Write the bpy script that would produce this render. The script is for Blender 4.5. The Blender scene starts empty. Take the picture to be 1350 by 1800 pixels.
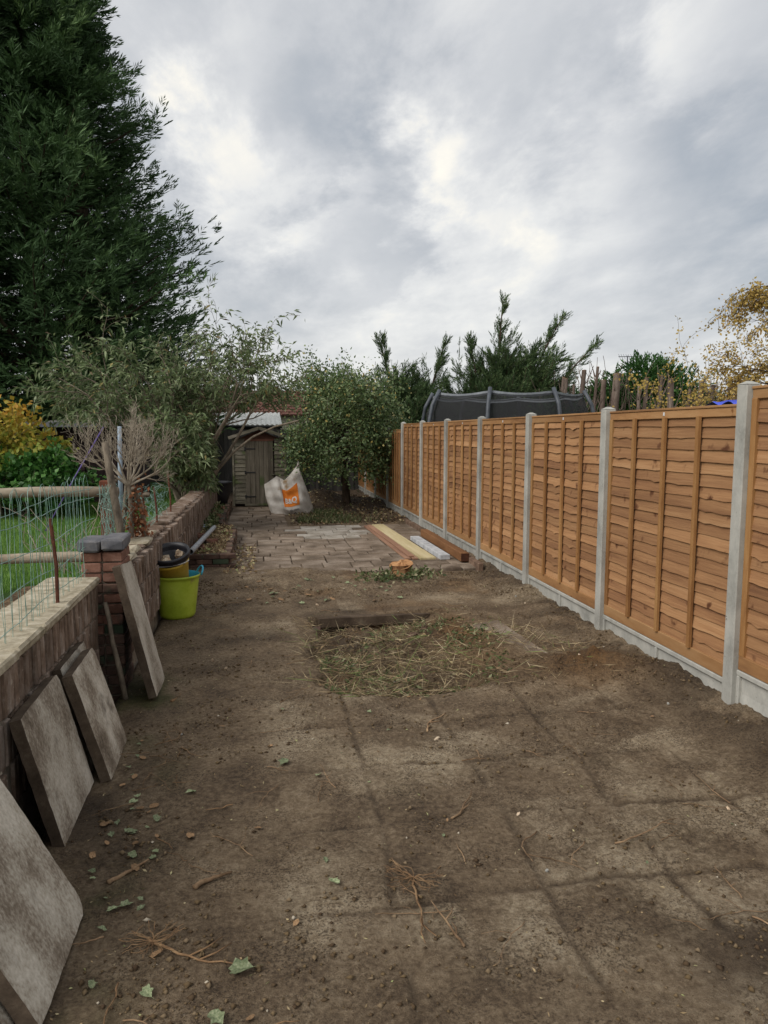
import bpy, math, random
import numpy as np
from mathutils import Vector, Matrix, Euler
R_=random.Random(7); rng=np.random.default_rng(11)
rad=math.radians
sc=bpy.context.scene; col=sc.collection
# ------------------------------------------------------------------ camera, sky, sun, exposure
cd=bpy.data.cameras.new('camera'); cam=bpy.data.objects.new('camera',cd); col.objects.link(cam)
cd.sensor_fit='VERTICAL'; cd.sensor_height=36; cd.lens=26; cd.clip_end=2000; cd.clip_start=.05
cam.location=(0,0,1.8605); cam.rotation_euler=(math.pi/2-math.atan(140/1300),0,-.16503)
sc.camera=cam
vs=sc.view_settings; vs.view_transform='Standard'; vs.look='None'; vs.gamma=1; vs.exposure=.80; vs.use_curve_mapping=False
SUN_EL,SUN_AZ=rad(42),rad(-118)      # azimuth from +Y towards +X: the sun stands to the left and behind
sd=Vector((math.sin(SUN_AZ)*math.cos(SUN_EL),math.cos(SUN_AZ)*math.cos(SUN_EL),math.sin(SUN_EL)))
sl=bpy.data.lights.new('sun','SUN'); sl.energy=1.5; sl.angle=rad(35); sl.color=(1,.955,.9)
so=bpy.data.objects.new('sun',sl); col.objects.link(so); so.rotation_euler=sd.to_track_quat('Z','Y').to_euler()
w=bpy.data.worlds.new('World'); sc.world=w; w.use_nodes=True
nt=w.node_tree; nt.nodes.clear(); L=nt.links.new
def wn(t,**k):
    n=nt.nodes.new(t)
    for a,b in k.items(): setattr(n,a,b)
    return n
def wm(op,a,b=None,c=None):
    n=wn('ShaderNodeMath',operation=op)
    for i,v in enumerate((a,b,c)):
        if v is None: continue
        if isinstance(v,(int,float)): n.inputs[i].default_value=v
        else: L(v,n.inputs[i])
    return n.outputs[0]
out=wn('ShaderNodeOutputWorld'); sky=wn('ShaderNodeTexSky',sky_type='NISHITA'); sky.sun_disc=False
sky.sun_elevation=SUN_EL; sky.sun_rotation=SUN_AZ; sky.air_density=1.2; sky.dust_density=2
bg1=wn('ShaderNodeBackground'); bg1.inputs[1].default_value=.09; L(sky.outputs[0],bg1.inputs[0])
tc=wn('ShaderNodeTexCoord'); sx=wn('ShaderNodeSeparateXYZ'); L(tc.outputs['Generated'],sx.inputs[0])
den=wm('ADD',wm('MAXIMUM',sx.outputs[2],0.),.22)
cx=wn('ShaderNodeCombineXYZ'); L(wm('DIVIDE',sx.outputs[0],den),cx.inputs[0]); L(wm('DIVIDE',sx.outputs[1],den),cx.inputs[1])
def wnoise(scale,detail,rough,off,dist=0.):
    mp=wn('ShaderNodeMapping'); mp.inputs['Location'].default_value=off; mp.inputs['Scale'].default_value=(1.25,.8,1); mp.inputs['Rotation'].default_value=(0,0,.5)
    L(cx.outputs[0],mp.inputs[0]); n=wn('ShaderNodeTexNoise'); L(mp.outputs[0],n.inputs['Vector'])
    n.inputs['Scale'].default_value=scale; n.inputs['Detail'].default_value=detail; n.inputs['Roughness'].default_value=rough; n.inputs['Distortion'].default_value=dist
    return n
n1=wnoise(1.15,6,.5,(3.1,1.7,0),.25); n2=wnoise(2.9,10,.6,(7.7,2.2,0),.15)
# warped direction for single gaps and banks of the cloud deck
vm=wn('ShaderNodeVectorMath',operation='MULTIPLY_ADD'); L(n2.outputs['Color'],vm.inputs[0]); vm.inputs[1].default_value=(.34,.34,.34)
vsub=wn('ShaderNodeVectorMath',operation='SUBTRACT'); L(tc.outputs['Generated'],vsub.inputs[0]); vsub.inputs[1].default_value=(.17,.17,.17); L(vsub.outputs[0],vm.inputs[2])
def blob(d,r):
    d=Vector(d).normalized(); n=wn('ShaderNodeVectorMath',operation='DISTANCE'); L(vm.outputs[0],n.inputs[0]); n.inputs[1].default_value=d
    m=wn('ShaderNodeMapRange',interpolation_type='SMOOTHERSTEP'); L(n.outputs['Value'],m.inputs[0]); m.inputs[1].default_value=0; m.inputs[2].default_value=r; m.inputs[3].default_value=1; m.inputs[4].default_value=0
    return m.outputs[0]
v=wm('ADD',wm('MULTIPLY',n1.outputs[0],.55),wm('MULTIPLY',n2.outputs[0],.47))
BL=[((.22,.918,.331),.13,.20),((.468,.788,.401),.11,.12),((-.052,.937,.344),.13,.22),((.02,.96,.25),.13,.13),((.106,.964,.244),.10,.12),((.385,.875,.293),.14,.09),((.128,.915,.382),.16,-.20),((.536,.798,.276),.26,-.14),((.326,.858,.397),.16,-.11),((.135,.964,.231),.10,-.10),((.0,.98,.18),.15,-.05)]
for d,r,a in BL: v=wm('MULTIPLY_ADD',blob(d,r),a,v)
cr=wn('ShaderNodeValToRGB'); L(v,cr.inputs[0]); e=cr.color_ramp.elements
e[0].position=.30; e[0].color=(.34,.37,.41,1); e[1].position=.76; e[1].color=(.98,.92,.79,1)
for p,c in ((.41,(.455,.472,.497,1)),(.50,(.555,.565,.58,1)),(.60,(.70,.70,.69,1))): q=e.new(p); q.color=c
# paler towards the horizon, as a cloud deck is
hz=wn('ShaderNodeMapRange'); L(sx.outputs[2],hz.inputs[0]); hz.inputs[1].default_value=0; hz.inputs[2].default_value=.2; hz.inputs[3].default_value=.45; hz.inputs[4].default_value=0
mx=wn('ShaderNodeMix',data_type='RGBA'); L(hz.outputs[0],mx.inputs['Factor']); L(cr.outputs[0],mx.inputs['A']); mx.inputs['B'].default_value=(.70,.70,.70,1)
bg2=wn('ShaderNodeBackground'); L(mx.outputs['Result'],bg2.inputs[0]); bg2.inputs[1].default_value=.70
ms=wn('ShaderNodeMixShader'); ms.inputs[0].default_value=.93; L(bg1.outputs[0],ms.inputs[1]); L(bg2.outputs[0],ms.inputs[2]); L(ms.outputs[0],out.inputs[0])

# ------------------------------------------------------------------ helpers
def hashn(ix,iy,s):
    h=(ix.astype(np.int64)*374761393+iy.astype(np.int64)*668265263+s*982451653)&0x7fffffff
    h=((h^(h>>13))*1274126177)&0x7fffffff
    return ((h^(h>>16))&0xffff)/65535.
def vnoise(x,y,s=0):
    ix=np.floor(x);iy=np.floor(y);fx=x-ix;fy=y-iy; fx=fx*fx*(3-2*fx);fy=fy*fy*(3-2*fy)
    a=hashn(ix,iy,s);b=hashn(ix+1,iy,s);c=hashn(ix,iy+1,s);d=hashn(ix+1,iy+1,s)
    return (a*(1-fx)+b*fx)*(1-fy)+(c*(1-fx)+d*fx)*fy
def fbm(x,y,f,o=4,s=0,g=.5):
    t=0;a=1;n=0
    for k in range(o): t=t+a*vnoise(x*f,y*f,s+k*17);n+=a;a*=g;f*=2.03
    return t/n-.5
def sstep(a,b,x):
    t=np.clip((x-a)/(b-a),0,1);return t*t*(3-2*t)
def newmesh(name,V,F,mats=None,smooth=False,attrs=None,mi=None):
    me=bpy.data.meshes.new(name); V=np.asarray(V,dtype=np.float32).reshape(-1,3)
    if isinstance(F,np.ndarray):
        n,k=F.shape; me.vertices.add(len(V)); me.vertices.foreach_set('co',V.ravel())
        me.loops.add(n*k); me.loops.foreach_set('vertex_index',F.astype(np.int32).ravel())
        me.polygons.add(n); me.polygons.foreach_set('loop_start',np.arange(0,n*k,k,dtype=np.int32)); me.polygons.foreach_set('loop_total',np.full(n,k,dtype=np.int32))
        me.update(calc_edges=True)
    else: me.from_pydata([tuple(map(float,v)) for v in V],[],F); me.update()
    if mats is not None:
        for m in (mats if isinstance(mats,(list,tuple)) else [mats]): me.materials.append(m)
    if mi is not None: me.polygons.foreach_set('material_index',np.asarray(mi,dtype=np.int32))
    if smooth: me.polygons.foreach_set('use_smooth',np.ones(len(me.polygons),dtype=bool))
    for k,a in (attrs or {}).items():
        at=me.attributes.new(k,'FLOAT','POINT'); at.data.foreach_set('value',np.asarray(a,dtype=np.float32))
    return me
def put(name,data,parent=None,loc=(0,0,0),rot=(0,0,0),scale=None,label=None,cat=None,group=None,kind=None):
    o=bpy.data.objects.new(name,data); col.objects.link(o); o.location=loc; o.rotation_euler=rot
    if scale: o.scale=scale if isinstance(scale,(tuple,list)) else (scale,)*3
    if parent: o.parent=parent
    for k,v_ in (('label',label),('category',cat),('group',group),('kind',kind)):
        if v_: o[k]=v_
    return o
def thing(name,label,cat,loc=(0,0,0),rot=(0,0,0),group=None): return put(name,None,None,loc,rot,None,label,cat,group)
class MB:
    def __init__(s): s.v=[];s.f=[];s.mi=[];s.cur=0
    def add(s,V,F):
        b=len(s.v); s.v+= [tuple(map(float,p)) for p in V]; s.f+=[tuple(b+i for i in q) for q in F]; s.mi+=[s.cur]*len(F); return s
    def box(s,c,d,rot=None,jit=0,taper=1.):
        hx,hy,hz_=d[0]/2,d[1]/2,d[2]/2; V=[]
        for z in (-1,1):
            for x,y in ((-1,-1),(1,-1),(1,1),(-1,1)):
                t=taper if z>0 else 1
                p=Vector((x*hx*t+R_.uniform(-jit,jit),y*hy*t+R_.uniform(-jit,jit),z*hz_+R_.uniform(-jit,jit)))
                if rot is not None: p=(rot if isinstance(rot,Matrix) else Euler(rot).to_matrix())@p
                V.append(p+Vector(c))
        return s.add(V,[(3,2,1,0),(4,5,6,7),(0,1,5,4),(1,2,6,5),(2,3,7,6),(3,0,4,7)])
    def bevbox(s,c,d,b,rot=None,jit=0):
        hx,hy,hz_=d[0]/2,d[1]/2,d[2]/2; V=[]
        def ring(x,y,z,bb):
            return [(-x+bb,-y,z),(x-bb,-y,z),(x,-y+bb,z),(x,y-bb,z),(x-bb,y,z),(-x+bb,y,z),(-x,y-bb,z),(-x,-y+bb,z)]
        for x,y,z in ((hx-b,hy-b,-hz_),(hx,hy,-hz_+b),(hx,hy,hz_-b),(hx-b,hy-b,hz_)): V+=ring(x,y,z,b)
        M=Matrix.Identity(3) if rot is None else (rot if isinstance(rot,Matrix) else Euler(rot).to_matrix())
        V=[M@(Vector(p)+Vector((R_.uniform(-jit,jit),R_.uniform(-jit,jit),R_.uniform(-jit,jit))))+Vector(c) for p in V]
        F=[tuple(range(7,-1,-1)),tuple(range(24,32))]
        for k in range(3):
            for i in range(8): j=(i+1)%8; F.append((k*8+i,k*8+j,k*8+8+j,k*8+8+i))
        return s.add(V,F)
    def tube(s,pts,r,n=6,cap=True):
        pts=[Vector(p) for p in pts]; r=r if isinstance(r,(list,tuple)) else [r]*len(pts); V=[];prev=None
        for i,p in enumerate(pts):
            t=(pts[min(i+1,len(pts)-1)]-pts[max(i-1,0)])
            if t.length<1e-9: t=Vector((0,0,1))
            t.normalize()
            if prev is None:
                a=t.cross(Vector((0,0,1)))
                if a.length<.1: a=t.cross(Vector((1,0,0)))
            else: a=prev-t*prev.dot(t)
            if a.length<1e-6: a=t.orthogonal()
            a.normalize(); prev=a; b=t.cross(a)
            for k in range(n):
                q=2*math.pi*k/n; V.append(p+(a*math.cos(q)+b*math.sin(q))*r[i])
        F=[(i*n+k,i*n+(k+1)%n,(i+1)*n+(k+1)%n,(i+1)*n+k) for i in range(len(pts)-1) for k in range(n)]
        if cap: F+=[tuple(range(n-1,-1,-1)),tuple((len(pts)-1)*n+k for k in range(n))]
        return s.add(V,F)
    def lathe(s,prof,n=32,wob=0,close=False):
        V=[];ph=[R_.uniform(0,6.28) for _ in range(3)]
        for r,z in prof:
            for k in range(n):
                q=2*math.pi*k/n; rr=r*(1+wob*(math.sin(2*q+ph[0])+.6*math.sin(3*q+ph[1])+.4*math.sin(7*q+ph[2]))); V.append((rr*math.cos(q),rr*math.sin(q),z))
        F=[(i*n+k,i*n+(k+1)%n,(i+1)*n+(k+1)%n,(i+1)*n+k) for i in range(len(prof)-1) for k in range(n)]
        if close: F.append(tuple((len(prof)-1)*n+k for k in range(n)))
        return s.add(V,F)
    def mesh(s,name,mats,smooth=False): return newmesh(name,s.v,s.f,mats,smooth,None,s.mi)
def lin(h): 
    return tuple(((int(h[i:i+2],16)/255)/12.92 if int(h[i:i+2],16)/255<=.04045 else ((int(h[i:i+2],16)/255+.055)/1.055)**2.4) for i in (0,2,4))
# procedural material: colour ramp over noise, plus second fine noise, bump, per-object variation
def mat(name,stops,scale=5.,stretch=(1,1,1),detail=6,rough=.85,bump=.3,bscale=40.,bdist=.01,rnd=.25,spec=.3,attr=None,trans=0.,spots=None,fine=.35,coord='Object',metal=0.):
    m=bpy.data.materials.new(name); m.use_nodes=True; t=m.node_tree; b=t.nodes['Principled BSDF']; K=t.links.new
    def nn(ty,**k):
        n=t.nodes.new(ty)
        for a,v_ in k.items(): setattr(n,a,v_)
        return n
    co=nn('ShaderNodeTexCoord'); oi=nn('ShaderNodeObjectInfo'); mu=nn('ShaderNodeMath',operation='MULTIPLY'); K(oi.outputs['Random'],mu.inputs[0]); mu.inputs[1].default_value=73.
    ad=nn('ShaderNodeVectorMath',operation='ADD'); K(co.outputs[coord],ad.inputs[0]); K(mu.outputs[0],ad.inputs[1])
    mp=nn('ShaderNodeMapping'); mp.inputs['Scale'].default_value=stretch; K(ad.outputs[0],mp.inputs[0])
    nz=nn('ShaderNodeTexNoise'); nz.inputs['Scale'].default_value=scale; nz.inputs['Detail'].default_value=detail; nz.inputs['Roughness'].default_value=.6; K(mp.outputs[0],nz.inputs['Vector'])
    fz=nn('ShaderNodeTexNoise'); fz.inputs['Scale'].default_value=bscale; fz.inputs['Detail'].default_value=6; fz.inputs['Roughness'].default_value=.65; K(mp.outputs[0],fz.inputs['Vector'])
    f=nn('ShaderNodeMath',operation='MULTIPLY_ADD'); K(fz.outputs[0],f.inputs[0]); f.inputs[1].default_value=fine
    if attr:
        at=nn('ShaderNodeAttribute',attribute_name=attr); K(at.outputs['Fac'],f.inputs[2]); f.inputs[1].default_value=0.
    else:
        s2=nn('ShaderNodeMath',operation='SUBTRACT'); K(nz.outputs[0],s2.inputs[0]); s2.inputs[1].default_value=fine*.5; K(s2.outputs[0],f.inputs[2])
    r=nn('ShaderNodeValToRGB'); K(f.outputs[0],r.inputs[0]); el=r.color_ramp.elements
    while len(el)>1: el.remove(el[-1])
    for i,(p,c) in enumerate(stops):
        q=el[0] if i==0 else el.new(p); q.position=p; q.color=(*(lin(c) if isinstance(c,str) else c),1)
    hv=nn('ShaderNodeHueSaturation'); K(r.outputs[0],hv.inputs['Color'])
    mr=nn('ShaderNodeMapRange'); K(oi.outputs['Random'],mr.inputs[0]); mr.inputs[3].default_value=1-rnd; mr.inputs[4].default_value=1+rnd; K(mr.outputs[0],hv.inputs['Value'])
    colr=hv.outputs[0]
    if spots:   # (colour, scale, threshold, width): stains of their own shape
        sc_,ss,th,wd=spots; sn=nn('ShaderNodeTexNoise'); sn.inputs['Scale'].default_value=ss; sn.inputs['Detail'].default_value=5; K(ad.outputs[0],sn.inputs['Vector'])
        sm=nn('ShaderNodeMapRange',interpolation_type='SMOOTHSTEP'); K(sn.outputs[0],sm.inputs[0]); sm.inputs[1].default_value=th; sm.inputs[2].default_value=th+wd
        mm=nn('ShaderNodeMix',data_type='RGBA'); K(sm.outputs[0],mm.inputs['Factor']); K(colr,mm.inputs['A']); mm.inputs['B'].default_value=(*lin(sc_),1); colr=mm.outputs['Result']
    K(colr,b.inputs['Base Color']); b.inputs['Roughness'].default_value=rough; b.inputs['Specular IOR Level'].default_value=spec; b.inputs['Metallic'].default_value=metal
    if bump:
        bp=nn('ShaderNodeBump'); bp.inputs['Strength'].default_value=bump; bp.inputs['Distance'].default_value=bdist; K(fz.outputs[0],bp.inputs['Height']); K(bp.outputs[0],b.inputs['Normal'])
    if trans:
        tr=nn('ShaderNodeBsdfTranslucent'); K(colr,tr.inputs[0]); mxs=nn('ShaderNodeMixShader'); mxs.inputs[0].default_value=trans
        K(b.outputs[0],mxs.inputs[1]); K(tr.outputs[0],mxs.inputs[2]); K(mxs.outputs[0],t.nodes['Material Output'].inputs[0])
    return m
M={}
M['slat']=mat('new_timber',[(.25,'624330'),(.43,'886344'),(.58,'9d7652'),(.8,'b28e69')],2.2,(1,.12,2.6),8,.78,.5,26,.006,.15,.25,spots=('553420',7.,.62,.12))
M['rail']=mat('rail_timber',[(.3,'765336'),(.5,'977049'),(.75,'ab875f')],2.5,(1,.2,1),6,.75,.25,30,.004,.12,.25,spots=('6d431f',6.,.68,.06))
M['batten']=mat('batten_timber',[(.3,'704a2a'),(.5,'8f683f'),(.75,'a58155')],3,(1,1,.2),6,.75,.25,30,.004,.12,.25)
M['conc']=mat('post_concrete',[(.3,'84837d'),(.5,'9d9c95'),(.7,'aeaca4')],6,(1,1,.6),7,.9,.25,90,.003,.08,.25,spots=('6c6860',38.,.70,.03))
M['slab']=mat('slab_concrete',[(.28,'544a3e'),(.42,'807567'),(.52,'a59d8f'),(.66,'c2bbae')],3.0,(1,1,.7),9,.92,.7,75,.005,.12,.2,spots=('4a3f34',4.5,.57,.2),fine=.45)
M['slab_edge']=mat('slab_dirty_edge',[(.3,'3f352c'),(.55,'564a3e'),(.75,'6c6152')],7,(1,1,1),7,.95,.6,60,.006,.1,.15)
M['brick']=mat('weathered_brick',[(.28,'54463b'),(.45,'6f5d4f'),(.58,'85766a'),(.75,'a0948a')],7,(1,1,.7),7,.93,.6,60,.006,.3,.2,spots=('b7ae9d',17.,.66,.08))
M['mortar']=mat('old_mortar',[(.3,'5b5146'),(.55,'7d7264'),(.75,'9a9080')],9,(1,1,1),7,.95,.6,70,.006,.1,.2)
M['coping']=mat('coping_cement',[(.3,'7d7360'),(.5,'9f9580'),(.7,'b8af9c')],14,(1,1,1),8,.95,.7,90,.006,.1,.2,spots=('77705a',5.,.6,.12))
M['redbrick']=mat('red_brick',[(.3,'5f4337'),(.5,'7a584a'),(.75,'947365')],9,(1,1,1),7,.92,.5,70,.005,.25,.2,spots=('4a413a',6.,.58,.1))
M['darkbrick']=mat('mossy_dark_brick',[(.3,'3c3029'),(.5,'54423a'),(.75,'6a5446')],9,(1,1,1),7,.92,.5,70,.005,.35,.2,spots=('3f4a3a',5.,.55,.12))  # dark tone also carries the painted shade on the lower pier
M['bluebrick']=mat('blue_grey_cap',[(.3,'4a4b50'),(.5,'66666a'),(.75,'85807c')],8,(1,1,1),7,.85,.4,60,.005,.2,.3)
M['rust']=mat('rusty_steel',[(.3,'42271d'),(.6,'5d3829'),(.8,'7a4a36')],20,(1,1,1),6,.9,.4,90,.003,.2,.3)
M['wire']=mat('green_coated_wire',[(.35,'4d6e66'),(.5,'789a8e'),(.7,'a8bdb0')],9,(1,1,1),4,.5,0,40,.003,.15,.5)
M['greytwig']=mat('grey_bark',[(.3,'4d453c'),(.5,'756a5c'),(.75,'958a79')],14,(1,1,.4),6,.9,.5,60,.006,.2,.2)
M['paletwig']=mat('pale_twig',[(.3,'756a5a'),(.5,'9b9080'),(.75,'b8ae9e')],12,(1,1,1),5,.9,.3,60,.004,.15,.2)
M['bark']=mat('dark_bark',[(.3,'2c241d'),(.5,'453a30'),(.75,'5d5044')],8,(1,1,.3),6,.95,.6,40,.01,.2,.15)
M['logs']=mat('cut_logs',[(.3,'544740'),(.5,'6f6158'),(.75,'8b7e74')],5,(1,1,.25),6,.95,.5,40,.01,.25,.15)
M['cutwood']=mat('cut_wood',[(.3,'7d5638'),(.5,'a27a54'),(.75,'c09c78')],6,(1,1,1),6,.9,.4,40,.006,.15,.2)
M['stumpwood']=mat('stump_wood',[(.28,'4a3325'),(.45,'6f4c34'),(.6,'94704e'),(.78,'b4977a')],9,(1,1,.4),7,.9,.6,40,.01,.1,.2)
M['shed']=mat('weathered_shed_board',[(.28,'464339'),(.48,'615c4f'),(.62,'767063'),(.8,'8a8378')],4,(.35,1,2),7,.9,.4,40,.005,.22,.15,spots=('4f5638',3.2,.54,.15))
M['sheddoor']=mat('weathered_door_board',[(.28,'433f36'),(.48,'5b5449'),(.62,'6b6458'),(.8,'7d7569')],4,(2,1,.25),7,.9,.4,40,.005,.16,.15,spots=('4a5236',2.2,.57,.15))
M['shedred']=mat('red_brown_board',[(.3,'4a3229'),(.6,'5e4034'),(.8,'6f4e40')],5,(.4,1,1),6,.9,.3,40,.005,.2,.15)
M['felt']=mat('roof_felt',[(.3,'4b4b46'),(.6,'62625c'),(.8,'74736b')],12,(1,1,1),6,.95,.4,90,.004,.1,.15)
M['black']=mat('black_iron',[(.3,'141414'),(.7,'232323')],9,(1,1,1),4,.6,0,40,.003,.1,.4)
M['blackplastic']=mat('black_plastic',[(.3,'17171b'),(.7,'26262c')],9,(1,1,1),4,.45,.1,40,.003,.1,.45)
M['backfence']=mat('old_grey_fence',[(.3,'2f2f2e'),(.5,'43413e'),(.75,'58544e')],4,(2,1,.3),6,.95,.4,40,.005,.35,.15)
M['darkshed']=mat('dark_stained_boards',[(.3,'221a1a'),(.5,'2f2424'),(.75,'3c3030')],4,(.4,1,2),6,.85,.3,40,.005,.2,.2)
M['greypaint']=mat('grey_trim',[(.3,'5a5d62'),(.7,'7d8085')],6,(1,1,1),5,.8,.1,40,.003,.1,.3)
M['corr']=mat('corrugated_sheet',[(.3,'b9b9b2'),(.5,'d8d8d2'),(.8,'e6e5e0')],2.2,(1,1,1),6,.7,.1,30,.004,.1,.35,spots=('8d8a7c',3.,.62,.1))
M['tile']=mat('red_roof_tile',[(.3,'573a31'),(.5,'6f4c41'),(.75,'835f53')],4,(1,1,1),6,.9,.3,40,.005,.2,.2)
M['browntile']=mat('brown_roof_tile',[(.3,'5f5148'),(.5,'7d6d62'),(.75,'93857a')],4,(1,1,1),6,.9,.3,40,.005,.2,.2)
M['cream']=mat('cream_render',[(.3,'b9b19c'),(.6,'cec7b3'),(.8,'d9d3c2')],3,(1,1,1),6,.9,.15,60,.004,.05,.2)
M['lime']=mat('lime_plastic',[(.3,'8fa22a'),(.5,'a4b738'),(.75,'b4c54c')],5,(1,1,1),5,.45,.08,60,.003,.0,.4,spots=('8a8050',7.,.6,.14))
M['turq']=mat('turquoise_plastic',[(.3,'2b8fae'),(.7,'4bb0cb')],5,(1,1,1),5,.45,.05,60,.003,.0,.4)
M['yellow']=mat('yellow_plastic',[(.3,'b0922f'),(.55,'cbab3f'),(.8,'d8bd58')],6,(1,1,1),6,.5,.08,60,.003,.0,.4,spots=('8a7a48',7.,.6,.1))
M['rubble']=mat('rubble',[(.3,'8f7a62'),(.5,'c0ab90'),(.75,'ddd0bb')],9,(1,1,1),6,.95,.6,30,.01,.2,.2,spots=('8a5030',8.,.6,.08))
M['pipe']=mat('grey_pipe',[(.3,'84888e'),(.6,'9fa3a8'),(.8,'b0b3b6')],7,(1,1,1),5,.5,.05,60,.003,.0,.4,spots=('7d776c',9.,.64,.1))
M['bag']=mat('bag_weave',[(.28,'8f877c'),(.45,'b5aea5'),(.58,'c6c1b9'),(.8,'d5d1ca')],3.2,(1,1,1),7,.8,.25,160,.003,.0,.25,spots=('8a7152',3.4,.58,.16))
M['orange']=mat('orange_print',[(.3,'c56a22'),(.55,'d87c2c'),(.8,'e28d42')],6,(1,1,1),5,.75,.2,160,.002,.0,.25)
M['print']=mat('pale_print',[(.3,'cfcac2'),(.7,'e2ded8')],6,(1,1,1),4,.75,0,160,.002,.0,.25)
M['darkprint']=mat('dark_print',[(.3,'44403e'),(.7,'5a5553')],6,(1,1,1),4,.75,0,160,.002,.0,.25)
M['yellowplank']=mat('pale_yellow_plank',[(.3,'a1946e'),(.5,'b9ab84'),(.75,'c9be9e')],2.5,(2,.14,1),6,.75,.2,30,.004,.08,.25)
M['redplank']=mat('red_plank',[(.3,'705242'),(.5,'8e6d58'),(.75,'a88a74')],2.5,(2,.14,1),6,.8,.25,30,.004,.2,.25)
M['brownpost']=mat('brown_treated_post',[(.3,'5f4028'),(.5,'7c5738'),(.75,'986f4c')],2.5,(2,.2,1),6,.8,.3,30,.004,.08,.25)
M['endgrain']=mat('end_grain_dark',[(.3,'3d261b'),(.7,'573829')],12,(1,1,1),5,.9,.3,60,.004,.05,.2)
M['greypost']=mat('grey_concrete_post',[(.3,'989a9c'),(.5,'b4b6b8'),(.75,'c9cacb')],7,(1,1,1),7,.9,.3,80,.003,.05,.25,spots=('77787a',7.,.66,.05))
M['rusticrail']=mat('round_rail',[(.3,'6b5f50'),(.5,'8d8170'),(.75,'a79c8a')],5,(.3,1,1),6,.9,.4,40,.006,.15,.2)
M['railpost']=mat('red_brown_post',[(.3,'4f2f22'),(.5,'6a4030'),(.75,'7d5140')],6,(1,1,.3),6,.9,.3,40,.006,.1,.2)
M['white']=mat('white_stone',[(.3,'b8b8b8'),(.6,'d2d2d2'),(.8,'dedede')],6,(1,1,1),5,.7,.1,40,.004,.05,.3)
M['bluewhite']=mat('pale_pole',[(.3,'6f8090'),(.6,'8f9ca8'),(.8,'a4b0ba')],6,(1,1,1),5,.5,.05,40,.004,.05,.4)
M['purple']=mat('purple_line',[(.3,'51437c'),(.7,'6c5c98')],6,(1,1,1),3,.6,0,40,.004,.05,.3)
M['blue']=mat('blue_tarp',[(.3,'2d3fae'),(.6,'4257cf'),(.8,'8b9ae0')],3,(1,1,1),5,.5,.1,30,.01,.05,.4)
M['tramp_pole']=mat('trampoline_pole',[(.3,'3c4046'),(.6,'51565d'),(.8,'646a72')],6,(1,1,1),4,.5,.05,40,.003,.1,.4)
M['band']=mat('grey_net_band',[(.3,'6f747a'),(.7,'8f949a')],6,(1,1,1),4,.7,.05,40,.003,.1,.3)
M['pavers']=mat('paving_block',[(.28,'4b4138'),(.42,'685b4d'),(.56,'807264'),(.75,'9a8e80')],2.4,(1,1,1),8,.93,.5,50,.006,.13,.2,spots=('4f4338',1.9,.56,.2),fine=.5,coord='Object')
M['paverpale']=mat('pale_dusty_paver',[(.28,'6d655b'),(.45,'8d867b'),(.6,'a39d94'),(.78,'b5b0a8')],2.6,(1,1,1),8,.93,.5,50,.006,.08,.2,spots=('5e5448',2.2,.6,.15),fine=.5)
M['bedding']=mat('dark_joint_soil',[(.3,'2e261f'),(.6,'40362c'),(.8,'4e4338')],9,(1,1,1),7,.95,.5,60,.008,0,.1)
M['edging']=mat('edging_brick',[(.3,'57463a'),(.5,'705b4c'),(.75,'8a7666')],7,(1,1,1),7,.93,.5,60,.006,.2,.2,spots=('5b4c3e',4.,.54,.15))
M['litter']=mat('leaf_litter_soil',[(.3,'3f342a'),(.45,'5b4a3a'),(.6,'7d6850'),(.78,'a58d6c')],24,(1,1,1),8,.95,.9,55,.02,0,.15,fine=.6)
M['lawnsoil']=mat('lawn_base',[(.3,'30441f'),(.5,'3d5528'),(.75,'4c6432')],3,(1,1,1),7,.95,.6,40,.02,0,.1)
M['farground']=mat('far_ground',[(.3,'3a4426'),(.5,'4a5230'),(.75,'5c5c40')],.4,(1,1,1),7,.95,.5,4,.05,0,.1)
M['grass']=mat('grass_blades',[(0,'466a28'),(.5,'668e3c'),(.85,'8aac58'),(1,'aab474')],1,attr='tint',bump=0,rnd=0,rough=.6,trans=.3,spec=.25)
M['drygrass']=mat('dry_cuttings',[(0,'54463a'),(.35,'8a7658'),(.6,'b09e7a'),(.8,'c8b998'),(.9,'66743f'),(1,'768c4c')],1,attr='tint',bump=0,rnd=0,rough=.75,trans=.15)
M['bits']=mat('dead_leaf_bits',[(0,'3d3126'),(.4,'6f5a42'),(.7,'a08a68'),(.9,'b9ab86'),(1,'9aa56a')],1,attr='tint',bump=0,rnd=0,rough=.85,trans=.1)
M['clods']=mat('soil_clods',[(0,'47392c'),(.6,'66563f'),(.93,'7d6d58'),(1,'b0a694')],1,attr='tint',bump=0,rnd=0,rough=.95,spec=.1)
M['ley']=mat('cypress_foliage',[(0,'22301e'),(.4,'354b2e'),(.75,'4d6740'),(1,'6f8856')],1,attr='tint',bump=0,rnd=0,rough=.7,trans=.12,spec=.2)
M['con']=mat('juniper_foliage',[(0,'2c3d26'),(.4,'435838'),(.75,'5e7248'),(1,'7b8a5c')],1,attr='tint',bump=0,rnd=0,rough=.7,trans=.15,spec=.2)
M['hedge']=mat('hedge_foliage',[(0,'23401d'),(.5,'37592a'),(.85,'4f7238'),(1,'7d8a48')],1,attr='tint',bump=0,rnd=0,rough=.7,trans=.15,spec=.2)
M['bud']=mat('buddleia_leaf',[(0,'4d5c3c'),(.45,'68784e'),(.75,'88956a'),(.9,'acb496'),(.96,'b0a464'),(1,'5e4a38')],1,attr='tint',bump=0,rnd=0,rough=.6,trans=.25,spec=.35)
M['apple']=mat('apple_leaf',[(0,'455a36'),(.5,'617548'),(.8,'808f62'),(.92,'a0a680'),(1,'b29c54')],1,attr='tint',bump=0,rnd=0,rough=.5,trans=.25,spec=.4)
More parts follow.
